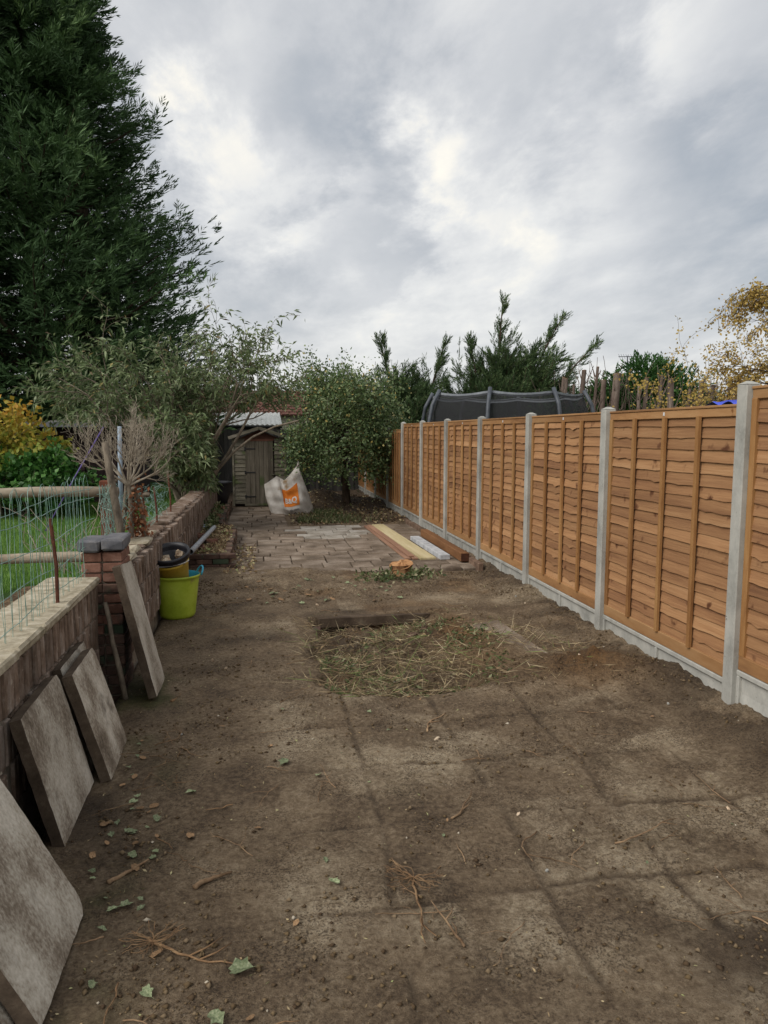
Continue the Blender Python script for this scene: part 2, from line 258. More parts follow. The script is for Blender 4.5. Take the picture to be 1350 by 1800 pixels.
M['yellowleaf']=mat('yellow_autumn_leaf',[(0,'55702c'),(.35,'7a8c38'),(.6,'a39c40'),(.85,'b89a40'),(1,'c0933a')],1,attr='tint',bump=0,rnd=0,rough=.6,trans=.35,spec=.3)
M['birch']=mat('birch_leaf',[(0,'a08c48'),(.5,'c2a65a'),(.85,'d2b46c'),(1,'94704a')],1,attr='tint',bump=0,rnd=0,rough=.6,trans=.4,spec=.3)
M['greenbush']=mat('green_shrub_leaf',[(0,'2d5420'),(.5,'427230'),(.9,'679048'),(1,'94963f')],1,attr='tint',bump=0,rnd=0,rough=.5,trans=.3,spec=.4)
M['copper']=mat('dead_copper_leaf',[(0,'6a3f2a'),(.6,'8f5c40'),(1,'a77b58')],1,attr='tint',bump=0,rnd=0,rough=.8,trans=.2)
M['weed']=mat('weed_leaf',[(0,'39462a'),(.5,'556238'),(.8,'78805a'),(1,'a0987a')],1,attr='tint',bump=0,rnd=0,rough=.65,trans=.25,spec=.3)
M['ivyleaf']=mat('fallen_ivy_leaf',[(.3,'566446'),(.5,'838e68'),(.65,'a3a886'),(.85,'b9b79c')],9,(1,1,1),5,.6,.2,60,.003,.3,.35,trans=.2)
M['brownleaf']=mat('fallen_brown_leaf',[(.3,'6b5138'),(.6,'96795a'),(.85,'b59c7c')],12,(1,1,1),5,.8,.2,60,.003,.3,.2)
M['twig']=mat('dry_twig',[(.3,'5a4632'),(.5,'806850'),(.75,'a48b6c')],16,(1,1,1),5,.9,.3,80,.003,.3,.2)
M['root']=mat('orange_root',[(.3,'564230'),(.5,'7a6046'),(.75,'9c8262')],16,(1,1,1),5,.9,.3,80,.003,.2,.2)
# trampoline netting: real see-through mesh
def netmat():
    m=bpy.data.materials.new('black_netting'); m.use_nodes=True; t=m.node_tree; b=t.nodes['Principled BSDF']; b.inputs['Base Color'].default_value=(.02,.021,.023,1); b.inputs['Roughness'].default_value=.9
    tr=t.nodes.new('ShaderNodeBsdfTransparent'); mx_=t.nodes.new('ShaderNodeMixShader'); nz=t.nodes.new('ShaderNodeTexNoise'); nz.inputs['Scale'].default_value=1.5
    mr=t.nodes.new('ShaderNodeMapRange'); t.links.new(nz.outputs[0],mr.inputs[0]); mr.inputs[3].default_value=.25; mr.inputs[4].default_value=.45
    t.links.new(mr.outputs[0],mx_.inputs[0]); t.links.new(b.outputs[0],mx_.inputs[1]); t.links.new(tr.outputs[0],mx_.inputs[2]); t.links.new(mx_.outputs[0],t.nodes['Material Output'].inputs[0]); return m
M['net']=netmat()
# bare soil: colours from per-vertex soil kind (dry dusty slabs, orange subsoil, moss), plus grain
def soilmat():
    m=bpy.data.materials.new('bare_soil'); m.use_nodes=True; t=m.node_tree; b=t.nodes['Principled BSDF']; K=t.links.new
    def nn(ty,**k):
        n=t.nodes.new(ty)
        for a,v_ in k.items(): setattr(n,a,v_)
        return n
    co=nn('ShaderNodeTexCoord')
    def noise(s,d,r=.6):
        n=nn('ShaderNodeTexNoise'); K(co.outputs['Object'],n.inputs['Vector']); n.inputs['Scale'].default_value=s; n.inputs['Detail'].default_value=d; n.inputs['Roughness'].default_value=r; return n
    a,b1,c=noise(2.2,9,.65),noise(38,9,.75),noise(190,5,.7)
    def ramp(src,st):
        r=nn('ShaderNodeValToRGB'); K(src,r.inputs[0]); el=r.color_ramp.elements
        while len(el)>1: el.remove(el[-1])
        for i,(p,cc) in enumerate(st):
            q=el[0] if i==0 else el.new(p); q.position=p; q.color=(*lin(cc),1)
        return r.outputs[0]
    def mix(f,A,B):
        n=nn('ShaderNodeMix',data_type='RGBA'); K(f,n.inputs['Factor']); K(A,n.inputs['A']); K(B,n.inputs['B']); return n.outputs['Result']
    s1=nn('ShaderNodeMath',operation='ADD'); K(a.outputs[0],s1.inputs[0]); s0=nn('ShaderNodeMath',operation='MULTIPLY_ADD'); K(b1.outputs[0],s0.inputs[0]); s0.inputs[1].default_value=1.3; s0.inputs[2].default_value=-.65; K(s0.outputs[0],s1.inputs[1])
    base=ramp(s1.outputs[0],[(.2,'493b2d'),(.42,'6e5d49'),(.58,'87755e'),(.8,'9e8d75')])
    dry=ramp(s1.outputs[0],[(.2,'70614b'),(.42,'97866d'),(.6,'ae9e85'),(.8,'c2b49b')])
    org=ramp(s1.outputs[0],[(.25,'513c28'),(.5,'735637'),(.75,'917049')])
    mos=ramp(s1.outputs[0],[(.3,'3b3d22'),(.55,'50512e'),(.8,'66643c')])
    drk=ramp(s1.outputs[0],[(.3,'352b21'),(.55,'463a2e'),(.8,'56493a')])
    colr=base
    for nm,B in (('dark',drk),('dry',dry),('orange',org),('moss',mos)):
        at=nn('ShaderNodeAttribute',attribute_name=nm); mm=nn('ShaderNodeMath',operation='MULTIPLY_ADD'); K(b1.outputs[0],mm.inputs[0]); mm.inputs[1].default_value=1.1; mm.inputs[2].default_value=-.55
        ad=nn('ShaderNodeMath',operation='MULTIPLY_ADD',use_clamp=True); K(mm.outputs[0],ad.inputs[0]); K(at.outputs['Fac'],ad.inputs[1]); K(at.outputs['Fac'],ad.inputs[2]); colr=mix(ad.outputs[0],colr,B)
    # crumbs: dark specks of loose soil in drifts
    d1,d2=noise(95,4,.6),noise(3.1,5,.6)
    m1=nn('ShaderNodeMapRange',interpolation_type='SMOOTHSTEP'); K(d1.outputs[0],m1.inputs[0]); m1.inputs[1].default_value=.50; m1.inputs[2].default_value=.58
    m2=nn('ShaderNodeMapRange',interpolation_type='SMOOTHSTEP'); K(d2.outputs[0],m2.inputs[0]); m2.inputs[1].default_value=.40; m2.inputs[2].default_value=.62; m2.inputs[3].default_value=.12; m2.inputs[4].default_value=.75
    mm_=nn('ShaderNodeMath',operation='MULTIPLY'); K(m1.outputs[0],mm_.inputs[0]); K(m2.outputs[0],mm_.inputs[1]); colr=mix(mm_.outputs[0],colr,drk)
    # pale grit
    gr=nn('ShaderNodeTexVoronoi'); K(co.outputs['Object'],gr.inputs['Vector']); gr.inputs['Scale'].default_value=55; lt=nn('ShaderNodeMath',operation='LESS_THAN'); K(gr.outputs['Distance'],lt.inputs[0]); lt.inputs[1].default_value=.16
    sp=nn('ShaderNodeSeparateColor'); K(gr.outputs['Color'],sp.inputs[0]); g2=nn('ShaderNodeMath',operation='GREATER_THAN'); K(sp.outputs[0],g2.inputs[0]); g2.inputs[1].default_value=.8
    gm=nn('ShaderNodeMath',operation='MULTIPLY'); K(lt.outputs[0],gm.inputs[0]); K(g2.outputs[0],gm.inputs[1]); g3=nn('ShaderNodeMath',operation='MULTIPLY'); K(gm.outputs[0],g3.inputs[0]); g3.inputs[1].default_value=.3
    gc=nn('ShaderNodeRGB'); gc.outputs[0].default_value=(*lin('a2978a'),1); colr=mix(g3.outputs[0],colr,gc.outputs[0])
    K(colr,b.inputs['Base Color']); b.inputs['Specular IOR Level'].default_value=.25
    rr=nn('ShaderNodeMapRange'); K(a.outputs[0],rr.inputs[0]); rr.inputs[1].default_value=.3; rr.inputs[2].default_value=.7; rr.inputs[3].default_value=.68; rr.inputs[4].default_value=.98; K(rr.outputs[0],b.inputs['Roughness'])
    h=nn('ShaderNodeMath',operation='MULTIPLY_ADD'); K(c.outputs[0],h.inputs[0]); h.inputs[1].default_value=.5; K(b1.outputs[0],h.inputs[2])
    bp=nn('ShaderNodeBump'); bp.inputs['Strength'].default_value=1.; bp.inputs['Distance'].default_value=.03; K(h.outputs[0],bp.inputs['Height']); K(bp.outputs[0],b.inputs['Normal'])
    return m
M['soil']=soilmat()
# ------------------------------------------------------------------ ground
def pit(x,y):
    wx=x+fbm(x,y,2.1,4,5,.6)*.5; wy=y+fbm(x,y,2.3,4,9,.6)*.34
    return sstep(.32,.52,wx)*(1-sstep(1.5,2.2,wx))*sstep(5.04,5.14,wy)*(1-sstep(7.28,7.34,y+fbm(x,y*0,3,2,3)*.05))
def bump2(x,y,cx_,cy_,sx_,sy_): return np.exp(-((x-cx_)/sx_)**2-((y-cy_)/sy_)**2)
def joints(x,y):
    jx=np.abs((x+fbm(x,y,.9,3,31)*.20-.53+60)%.6-0.); jx=np.minimum(jx,.6-jx)
    jy=np.abs((y+fbm(x,y,.9,3,37)*.20-2.7+60)%.6-0.); jy=np.minimum(jy,.6-jy)
    return np.exp(-(np.minimum(jx,jy)/.017)**2)*(.15+.85*sstep(-.08,.12,fbm(x,y,2.4,4,39)+.02))*sstep(-.1,.2,x)*(1-sstep(2.3,2.7,x))*(1-sstep(5.0,5.2,y))
def inpave(x,y):
    a=sstep(-.62,-.30,x)*sstep(9.75,10.55,y+fbm(x,y,1.1,4,61)*1.5+.5*sstep(.6,1.6,x))*(1-sstep(14.6,14.75,y))*(1-sstep(3.0,3.05,x))
    c=sstep(-.75,-.65,x)*(1-sstep(.2,.6,x))*sstep(14.4,14.6,y)*(1-sstep(17.0,18.2,y))
    return np.maximum(a,c)
def G(x,y):
    x=np.asarray(x,float);y=np.asarray(y,float)
    h=fbm(x,y,.9,3,1)*.05+fbm(x,y,5,4,2)*.022+fbm(x,y,20,3,19,.7)*(.006+.030*sstep(-.02,.2,fbm(x,y,1.3,3,18)+.04))
    h=h-joints(x,y)*.014
    p=pit(x,y)
    h=h+p*(-.10-.05*sstep(6.7,7.2,y)+fbm(x,y,3.2,5,12,.65)*.30+.10*bump2(x,y,1.15,6.1,.5,.45))
    h=h+.13*bump2(x,y,1.85,6.05,.28,.75)*(1+fbm(x,y,6,3,14))+.16*bump2(x,y,2.45,5.25,.33,.28)*(1+fbm(x,y,7,3,15)*1.2)+.07*bump2(x,y,1.75,7.25,.35,.2)*(1+fbm(x,y,6,3,4))
    h=h+.022*sstep(9.3,9.7,y)*(1-sstep(11,12,y)); f=sstep(2.45,3.05,x); h=h+f*(.08+fbm(x,y,2.2,5,21,.6)*.11)*(1-sstep(9,10,y)*.6)
    # rougher, dug soil everywhere but on the slabs
    rough=np.clip(f+p+sstep(7.6,8.4,y)*(1-sstep(9.3,9.8,y))*.8,0,1); h=h+rough*fbm(x,y,14,3,23)*.06
    h=h+bump2(x,y,1.45,18.6,.55,.6)*.42+bump2(x,y,2.4,18.9,.7,.7)*.2
    h=h+.05*bump2(x,y,.9,8.35,.75,.18)*(1+fbm(x,y,9,3,41)*2)
    ip=inpave(x,y); h=h*(1-ip)+ip*(-.03+fbm(x,y,1.1,4,27)*.035)
    h=h-.10*sstep(-.98,-1.1,x)
    return h
def gz(x,y): return float(G(np.array([x]),np.array([y]))[0])
xs=np.arange(-1.16,3.25,.0155)
ys=[0.4]
while ys[-1]<24.2:
    y=ys[-1]; ys.append(y+(.05 if y<1.75 else .0135 if y<8 else .02 if y<10 else .045 if y<15 else .07))
ys=np.array(ys); X,Y=np.meshgrid(xs,ys); Z=G(X,Y); ny,nx=X.shape
idx=np.arange(ny*nx).reshape(ny,nx); F=np.stack([idx[:-1,:-1],idx[:-1,1:],idx[1:,1:],idx[1:,:-1]],-1).reshape(-1,4)
P=pit(X,Y); J=joints(X,Y)
cellx=np.floor((X-.53)/.6); celly=np.floor((Y-2.7)/.6); cellr=hashn(cellx,celly,5)
onsl=sstep(-.1,.2,X)*(1-sstep(2.35,2.7,X))*(1-sstep(5.0,5.15,Y))
dry=onsl*sstep(-.06,.2,fbm(X,Y,1.5,6,71,.6)+.10*(cellr-.5))*(1-J)*.95+.65*sstep(.08,.3,fbm(X,Y*.6,1.2,5,77))*(X<.3)*(Y>4.5)*(Y<9.5)
ca_,sa_=math.cos(.5),math.sin(.5); st_=fbm((X*ca_+Y*sa_)*.7,(Y*ca_-X*sa_)*4.5,1.3,4,73)
dry=np.clip(dry+.6*onsl*sstep(.08,.26,st_)*sstep(-.05,.15,fbm(X,Y,.8,3,74)),0,.95)*(1-.6*J)
dry=np.maximum(dry,.95*bump2(X,Y,2.08,6.0,.17,.62)); dry=np.maximum(dry,.75*sstep(7.35,7.5,Y)*(1-sstep(8.0,8.3,Y))*sstep(.0,.2,fbm(X,Y,1.4,3,81)+.05)*(X>.8))
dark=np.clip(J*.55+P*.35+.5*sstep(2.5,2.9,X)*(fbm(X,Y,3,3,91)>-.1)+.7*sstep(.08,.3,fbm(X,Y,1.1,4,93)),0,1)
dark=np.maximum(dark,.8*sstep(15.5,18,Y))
orange=np.clip(1.0*bump2(X,Y,2.45,5.25,.4,.33)+.8*bump2(X,Y,1.8,6.2,.32,.8)+.45*sstep(.1,.3,fbm(X,Y,1.7,4,95))*(X>.3)*sstep(4.9,5.3,Y),0,1)*(1-.7*inpave(X,Y))
moss=np.clip((1-sstep(-.75,-.35,X))*sstep(.0,.25,fbm(X,Y,2.5,4,97)+.05)*(Y<6)*.9+.6*sstep(.2,.35,fbm(X,Y,1.6,4,99))*(Y>14.5),0,1)
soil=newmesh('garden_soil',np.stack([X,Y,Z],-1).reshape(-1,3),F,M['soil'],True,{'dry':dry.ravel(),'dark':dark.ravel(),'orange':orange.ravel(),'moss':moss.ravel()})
put('garden_soil',soil,kind='structure')
put('ground',newmesh('ground',[(-400,-100,-.45),(400,-100,-.45),(400,900,-.45),(-400,900,-.45)],[(0,1,2,3)],M['farground']),kind='structure')
# neighbour's raised lawn (left) with a soil bed along the wall, and the neighbour's yard beyond the fence
LZ=.36
def lawn_h(x,y): return LZ+fbm(x,y,.8,3,3)*.05
gx=np.arange(-16,-1.28,.1); gy=np.arange(1.5,24,.1); X,Y=np.meshgrid(gx,gy); ny,nx=X.shape; idx=np.arange(ny*nx).reshape(ny,nx)
F=np.stack([idx[:-1,:-1],idx[:-1,1:],idx[1:,1:],idx[1:,:-1]],-1).reshape(-1,4)
bed=lambda x,y: sstep(-2.35,-2.0,x+fbm(x,y,1.5,3,8)*.3+.12*np.clip(y-5.4,0,9))*(1-sstep(7.2,8,y))
Bd=bed(X,Y); mi=(Bd[:-1,:-1].ravel()>.5).astype(int)
put('lawn',newmesh('lawn',np.stack([X,Y,lawn_h(X,Y)+.04*Bd*fbm(X,Y,6,3,4)],-1).reshape(-1,3),F,[M['lawnsoil'],M['litter']],True,None,mi),kind='structure')
put('neighbour_yard',newmesh('neighbour_yard',[(3.22,0,.02),(60,0,.02),(60,60,.02),(3.22,60,.02)],[(0,1,2,3)],M['farground']),kind='structure')
def blades(n,xy,zf,hmin,hmax,wd,lean=.5,tint=(0,1)):
    x,y=xy; n=len(x); z=zf(x,y); a=rng.uniform(0,6.283,n); h=rng.uniform(hmin,hmax,n); la=rng.uniform(0,6.283,n); ll=h*rng.uniform(0,lean,n)
    dx=np.cos(a)*wd;dy=np.sin(a)*wd
    V=np.stack([np.stack([x-dx,y-dy,z-.01],-1),np.stack([x+dx,y+dy,z-.01],-1),np.stack([x+np.cos(la)*ll,y+np.sin(la)*ll,z+h],-1)],1).reshape(-1,3)
    t=np.repeat(rng.uniform(*tint,n),3); t[2::3]+=.12
    return V,np.arange(3*n).reshape(-1,3),t
n=110000; yy=4.6+14*rng.random(n)**1.35; xx=-1.3-(.5+yy*.42)*rng.random(n)
k=bed(xx,yy)<.45; V,F,t=blades(0,(xx[k],yy[k]),lawn_h,.03,.085,.0045,.7); t=t*.7+.35*(fbm(V[:,0],V[:,1],.7,3,44)+.3)
put('lawn_grass',newmesh('lawn_grass',V,F,M['grass'],False,{'tint':np.clip(t,0,1)}),label='short green lawn grass beyond the low brick wall',cat='grass',kind='stuff')

# ------------------------------------------------------------------ leaf and branch tools
def unit(a): return a/np.maximum(np.linalg.norm(a,axis=-1,keepdims=True),1e-9)
def leafmesh(P,D,ln,wd,fold=.15,tint=None,droop=0.):
    """one rhombic leaf (2 triangles, folded) at each point"""
    n=len(P); D=unit(D); rv=unit(rng.normal(size=(n,3))); S=unit(np.cross(D,rv)); Nn=np.cross(S,D)
    ln=np.broadcast_to(ln,(n,))[:,None]; wd=np.broadcast_to(wd,(n,))[:,None]
    dz=np.zeros((n,3)); dz[:,2]=-droop
    a=P; b=P+D*ln*.45+S*wd*.5+Nn*wd*fold; c=P+D*ln+dz*ln; d=P+D*ln*.45-S*wd*.5+Nn*wd*fold
    V=np.stack([a,b,c,d],1).reshape(-1,3); i=np.arange(n)[:,None]*4
    F=np.concatenate([i+np.array([[0,1,2]]),i+np.array([[0,2,3]])],0)
    t=rng.random(n) if tint is None else tint
    return V,F,np.repeat(t,4)
def grow(p,d,ln,r,lev,out,tips,spec):
    """recursive limb: out gets (points,radii), tips gets (point,direction,level) along the thin limbs"""
    n=spec['seg']; pts=[Vector(p)]; rr=[r]; d=Vector(d).normalized()
    for i in range(n):
        d=(d+Vector((R_.gauss(0,1),R_.gauss(0,1),R_.gauss(0,1)))*spec['wander']+Vector((0,0,spec['trop'][lev]))*(1./n)).normalized()
        pts.append(pts[-1]+d*(ln/n)); rr.append(r*(1-(1-spec['taper'])*(i+1)/n))
        if lev>=spec['leaflev']: tips.append((pts[-1].copy(),d.copy(),lev))
        if lev<spec['levels'] and i>=spec.get('first',0):
            for _ in range(spec['kids'][lev]):
                if R_.random()>spec.get('prob',.85): continue
                ax=d.orthogonal().normalized(); ax.rotate(Matrix.Rotation(R_.uniform(0,6.283),3,d)); k=d.copy(); k.rotate(Matrix.Rotation(R_.uniform(*spec['ang']),3,ax))
                grow(pts[-1],k,ln*R_.uniform(*spec['lr']),rr[-1]*.6,lev+1,out,tips,spec)
    out.append((pts,rr))
def limbs(out,minr=.002):
    b=MB()
    for pts,rr in out: b.tube(pts,[max(q,minr) for q in rr],5 if rr[0]<.03 else 8,False)
    return b
# ------------------------------------------------------------------ close-boarded fence on the right
FX=3.10; Y0=4.33; PITCH=1.93
def slatmesh(cols):
    n=26; L_=1.79; v=[];f=[]; ph=[R_.uniform(0,6.28) for _ in range(4)]; kn=[(c+R_.uniform(-.03,.03),R_.uniform(.003,.017)) for c in cols if R_.random()<.7]
    for i in range(n+1):
        y=-L_/2+L_*i/n; e=.0022*math.sin(y*3.1+ph[0])+.0014*math.sin(y*9+ph[1])+.0016*R_.uniform(-1,1)
        bow=.003*math.sin(y*3+ph[3])
        for ky,ka in kn: e-=ka*math.exp(-((y-ky)/.04)**2); bow-=ka*.3*math.exp(-((y-ky)/.04)**2)
        v+=[(.002,y,.118),(-.016+bow,y,.0+e),(-.006+bow,y,.0+e+.001),(.010,y,.118)]
    for i in range(n):
        a=i*4;b=a+4
        f+=[(a,a+1,b+1,b),(a+1,a+2,b+2,b+1),(a+2,a+3,b+3,b+2)]
    return newmesh('slat',v,f,M['slat'])
toprail=MB().bevbox((0,0,0),(.05,1.83,.062),.004).mesh('top_rail',M['rail']); caprail=MB().bevbox((0,0,0),(.062,1.83,.018),.003).mesh('cap',M['rail'])
botrail=MB().bevbox((0,0,0),(.042,1.83,.095),.004).mesh('bottom_rail',M['rail'])
bat=MB().bevbox((0,0,0),(.026,.036,1.70),.003,None,.0015).mesh('batten',M['batten']); sidebat=MB().bevbox((0,0,0),(.035,.05,1.72),.003).mesh('side_batten',M['batten'])
clip=MB().bevbox((0,0,0),(.004,.022,.026),.001).mesh('clip',M['white'])
PT=[2.15]+[2.045]*6+[1.925]*4
FE=thing('timber_fence','orange-brown overlapping timber fence between grey concrete posts along the bare soil','fence',(0,0,0))
for i in range(-1,10):
    yc=Y0+PITCH*(i+.5); top=PT[i+1]; h=1.84 if i<6 else 1.74; zb=top-h
    t=put('panel',None,FE,(FX,yc,zb))
    put('top_rail',toprail,t,(0,0,h-.049)); put('cap_rail',caprail,t,(-.002,0,h-.009)); put('bottom_rail',botrail,t,(-.008,0,.048))
    ns=20; st=(h-.14)/ns; cols=[R_.uniform(-.85,.85) for _ in range(4)]; SL=[slatmesh(cols) for _ in range(6)]
    for s_ in range(ns):
        put('slat',R_.choice(SL),t,(R_.uniform(-.002,.002),0,.085+s_*st),(R_.uniform(-.004,.004),0,0 if R_.random()<.5 else 0),(1,R_.choice((1,-1)),1))
    for q in ((-.46,0,.46) if i<6 else (-.62,-.31,0,.31,.62)):
        put('batten',bat,t,(-.036,q*.98+R_.uniform(-.01,.01),.085+ (h-.15)/2),(R_.uniform(-.006,.006),0,0),(1,1,(h-.16)/1.70))
    for q in (-.89,.89): put('side_batten',sidebat,t,(-.012,q,.09+(h-.16)/2),(0,0,0),(1,1,(h-.17)/1.72))
    put('clip',clip,t,(-.0275,.02,h-.045))
def postmesh(h):
    b=MB(); b.bevbox((0,0,h/2-.25),(.10,.10,h+.5),.007)
    b.add([(-.05,-.05,h),(.05,-.05,h),(.05,.05,h),(-.05,.05,h),(-.018,0,h+.022),(.018,0,h+.022)],[(0,1,5,4),(1,2,5),(2,3,4,5),(3,0,4)]); return b.mesh('shaft',M['conc'])
def gravelmesh():
    b=MB(); b.box((.004,0,-.05),(.034,1.84,.30)); b.bevbox((-.012,0,.082),(.05,1.84,.036),.005)
    for q in (-.905,0,.905): b.bevbox((-.012,q,-.068),(.048,.03 if q==0 else .028,.262),.004)
    b.add([(-.014,-.89,-.20),(-.014,.89,-.20),(-.034,.89,-.20),(-.034,-.89,-.20),(-.014,-.89,-.05),(-.014,.89,-.05)],[(3,2,5,4)])
    return b.mesh('board',M['conc'])
GM=gravelmesh(); PM={}
for i in range(-1,11):
    y=Y0+PITCH*i; h=(2.165 if i<=0 else 2.065 if i<=6 else 1.94)
    if h not in PM: PM[h]=postmesh(h)
    put('post',PM[h],FE,(FX-.022,y,0),(R_.uniform(-.003,.003),R_.uniform(-.003,.003),0))
    if i<10:
        zb=PT[i+1]-(1.84 if i<6 else 1.74)
        put('gravel_board',GM,FE,(FX+.002,y+PITCH/2,zb-.102))
# ------------------------------------------------------------------ low brick wall and pier on the left
wall=thing('garden_wall','low weathered wall of upright bricks with a pale cement coping, slabs leaning on it','wall',(-1.3,3.8,0))
BRK=[MB().bevbox((0,0,0),(.10,.063,.208),.006,None,.003).mesh('brick',M['brick']) for _ in range(8)]
put('core',MB().box((0,0,.36),(.30,3.1,.90)).mesh('core',M['mortar']),wall)
cm=MB()
for q in range(7):
    cm.bevbox((.0,-1.33+q*.443,.835),(.355+R_.uniform(-.006,.006),.441,.052),.012,(R_.uniform(-.006,.006),R_.uniform(-.008,.008),0),.004)
put('coping',cm.mesh('coping',M['coping']),wall)
for rw in range(3):
    for q in range(41):
        if R_.random()<.03: continue
        put('brick',R_.choice(BRK),wall,(.113+R_.uniform(-.006,.006),-1.5+q*.0745,.70-rw*.222+R_.uniform(-.004,.004)),(R_.uniform(-.03,.03),R_.uniform(-.015,.015),R_.choice((0,math.pi))))
wall2=thing('garden_wall','long low wall of upright bricks running back from the brick pier to the shed','wall',(-1.15,5.75,0))
def wtop(y): return .83-.008*(y-5.7)
put('core',MB().box((-.01,3.0,.345),(.23,6.0,.86),(-.008,0,0)).box((-.01,9.2,.31),(.23,6.4,.82),(-.008,0,0)).mesh('core',M['mortar']),wall2)
far=MB()
for q in range(160):
    yl=.04+q*.0745
    for rw in range(3):
        z=wtop(5.75+yl)-.115-rw*.222+R_.uniform(-.012,.012)*(rw==0)
        if yl<4.3: put('brick',R_.choice(BRK),wall2,(.10+R_.uniform(-.008,.008),yl,z),(R_.uniform(-.03,.03),R_.uniform(-.02,.02),0))
        elif rw<3: far.box((.10+R_.uniform(-.008,.008),yl,z),(.1,.064,.208),(R_.uniform(-.03,.03),0,0),.003)
    if yl<2.6 or R_.random()<.55: # lumpy top: brick ends and mortar
        far.bevbox((-.02,yl,wtop(5.75+yl)-.005+R_.uniform(0,.018)),(.24,.066,.05),.014,(R_.uniform(-.1,.1),R_.uniform(-.05,.05),0),.006)
o=put('far_bricks',far.mesh('far_bricks',M['brick']),wall2); o['kind']='stuff'
for yl,s_ in ((.12,1.),(.42,1.1),(.8,.9),(1.35,1.15),(1.9,.85)):
    put('loose_cap',MB().bevbox((0,0,0),(.24*s_,.26*s_,.05),.016,None,.008).mesh('loose_cap',M['coping']),wall2,(-.01,yl,wtop(5.75+yl)+.028),(R_.uniform(-.06,.06),R_.uniform(-.05,.05),R_.uniform(-.2,.2)))
pier=thing('brick_pier','square brick pier with blue-grey capping bricks in the low wall','pier',(-1.12,5.57,-.04))
put('core',MB().box((0,0,.48),(.245,.29,1.1)).mesh('core',M['mortar']),pier)
PB={}
for kk,mt in (('a','darkbrick'),('b','redbrick'),('c','bluebrick')): PB[kk]=[MB().bevbox((0,0,0),(.132,.33,.064),.006,None,.003).mesh('brick',M[mt]) for _ in range(3)]
for c in range(15):
    z=-.06+.075*c+.035; k='a' if z<.84 else 'b'  # lower courses mostly darker brick: the pier's shade put into the colour
    for s_ in (-1,1):
        kk='a' if (k=='a' and R_.random()<.72) else 'b'
        put('brick',R_.choice(PB[kk]),pier,(s_*.0685+R_.uniform(-.004,.004),R_.uniform(-.005,.005)+ (0 if c%2 else 0),z),(0,0,R_.uniform(-.01,.01)+(math.pi if R_.random()<.5 else 0)),(1.,1.+.0*c,1.))
capm=[MB().bevbox((0,0,0),(.152,.37,.082),.012,None,.006).mesh('cap_brick',M['bluebrick']) for _ in range(2)]
for s_ in (-1,1): put('cap_brick',capm[0 if s_<0 else 1],pier,(s_*.077,-.01,1.108+.004*s_),(R_.uniform(-.02,.02),R_.uniform(-.03,.03),R_.uniform(-.03,.03)))
# ------------------------------------------------------------------ concrete slabs leaning on the wall
def slabmesh(w_,h_,t_):
    b=MB(); n=12; m=14
    # face grid (garden side) with worn edges; local: x thickness (face at +x), y along wall, z up
    def P_(i,j,x):
        y=-w_/2+w_*i/n; z=h_*j/m; ed=min(i,n-i)*w_/n; ez=min(j,m-j)*h_/m; r=min(ed,ez)
        xx=x-(.004 if r<1e-6 and x>0 else 0)+R_.uniform(-.0012,.0012); 
        return (xx,y+(R_.uniform(-.0022,.0022) if ed<1e-6 else 0),z+(R_.uniform(-.0022,.0022) if ez<1e-6 else 0))
    V=[P_(i,j,t_/2) for j in range(m+1) for i in range(n+1)]; b.cur=0
    for ci,cj in ((0,0),(n,0),(0,m),(n,m)):
        c_=R_.choice((.001,.002,.003,.012)); q=V[cj*(n+1)+ci]; V[cj*(n+1)+ci]=(q[0]-c_*.3,q[1]+(c_ if ci==0 else -c_),q[2]+(c_ if cj==0 else -c_))
    b.add(V,[(j*(n+1)+i,j*(n+1)+i+1,(j+1)*(n+1)+i+1,(j+1)*(n+1)+i) for j in range(m) for i in range(n)])
    b.cur=1; W2,H2=w_/2,h_; x0,x1=-t_/2,t_/2-.010
    ring=[V[i] for i in range(n+1)]+[V[j*(n+1)+n] for j in range(1,m+1)]+[V[m*(n+1)+i] for i in range(n-1,-1,-1)]+[V[j*(n+1)] for j in range(m-1,0,-1)]
    bk=[(x0+R_.uniform(0,.004),p[1],p[2]) for p in ring]; k=len(ring)
    b.add(ring+bk,[(i+k,(i+1)%k+k,(i+1)%k,i) for i in range(k)]); b.add(bk,[tuple(range(k-1,-1,-1))])
    return b.mesh('slab',[M['slab'],M['slab_edge']])
def slab(xb,xt,ym,w_,h_,t_,rz,label,tw=0.):
    lean=math.atan2(xb-xt,math.sqrt(max(h_*h_-(xb-xt)**2,.01)))
    zz=gz(xb,ym)
    return put('paving_slab',slabmesh(w_,h_,t_),None,(xb-t_/2*math.cos(lean),ym,zz-.006+.5*t_*math.sin(lean)),Euler((tw,-lean,rz)),None,label,'slab','concrete slabs leaning on the wall')
slab(-.70,-.985,2.56,.60,.62,.058,.0,'big pale concrete slab, the front one of a leaning pair, widest tilted from the wall')
slab(-.775,-1.06,2.53,.60,.62,.058,.0,'dark slab hidden behind the most tilted pale slab')
slab(-.905,-1.06,3.68,.62,.635,.058,.0,'streaky pale slab leaning alone with a dark gap behind it',.02)
slab(-.825,-1.0,4.27,.55,.62,.06,.02,'streaked slab leaning in front of another slab, next to the brick pier')
slab(-.94,-1.085,4.40,.55,.61,.055,.0,'half hidden slab squeezed between the wall and the streaked slab')
slab(-.74,-.965,5.42,.50,.95,.062,.03,'tall narrow slab propped upright against the brick pier',-.10)
b=MB(); b.tube([(-1.09,5.32,.68),(-1.06,5.30,.55),(-1.045,5.28,.42),(-1.0,5.26,.22),(-.965,5.25,.0)],[.016,.018,.017,.020,.022],7); put('stick',b.mesh('stick',M['greytwig'],True),label='thick bare stick leaning in the corner of wall and pier',cat='stick')

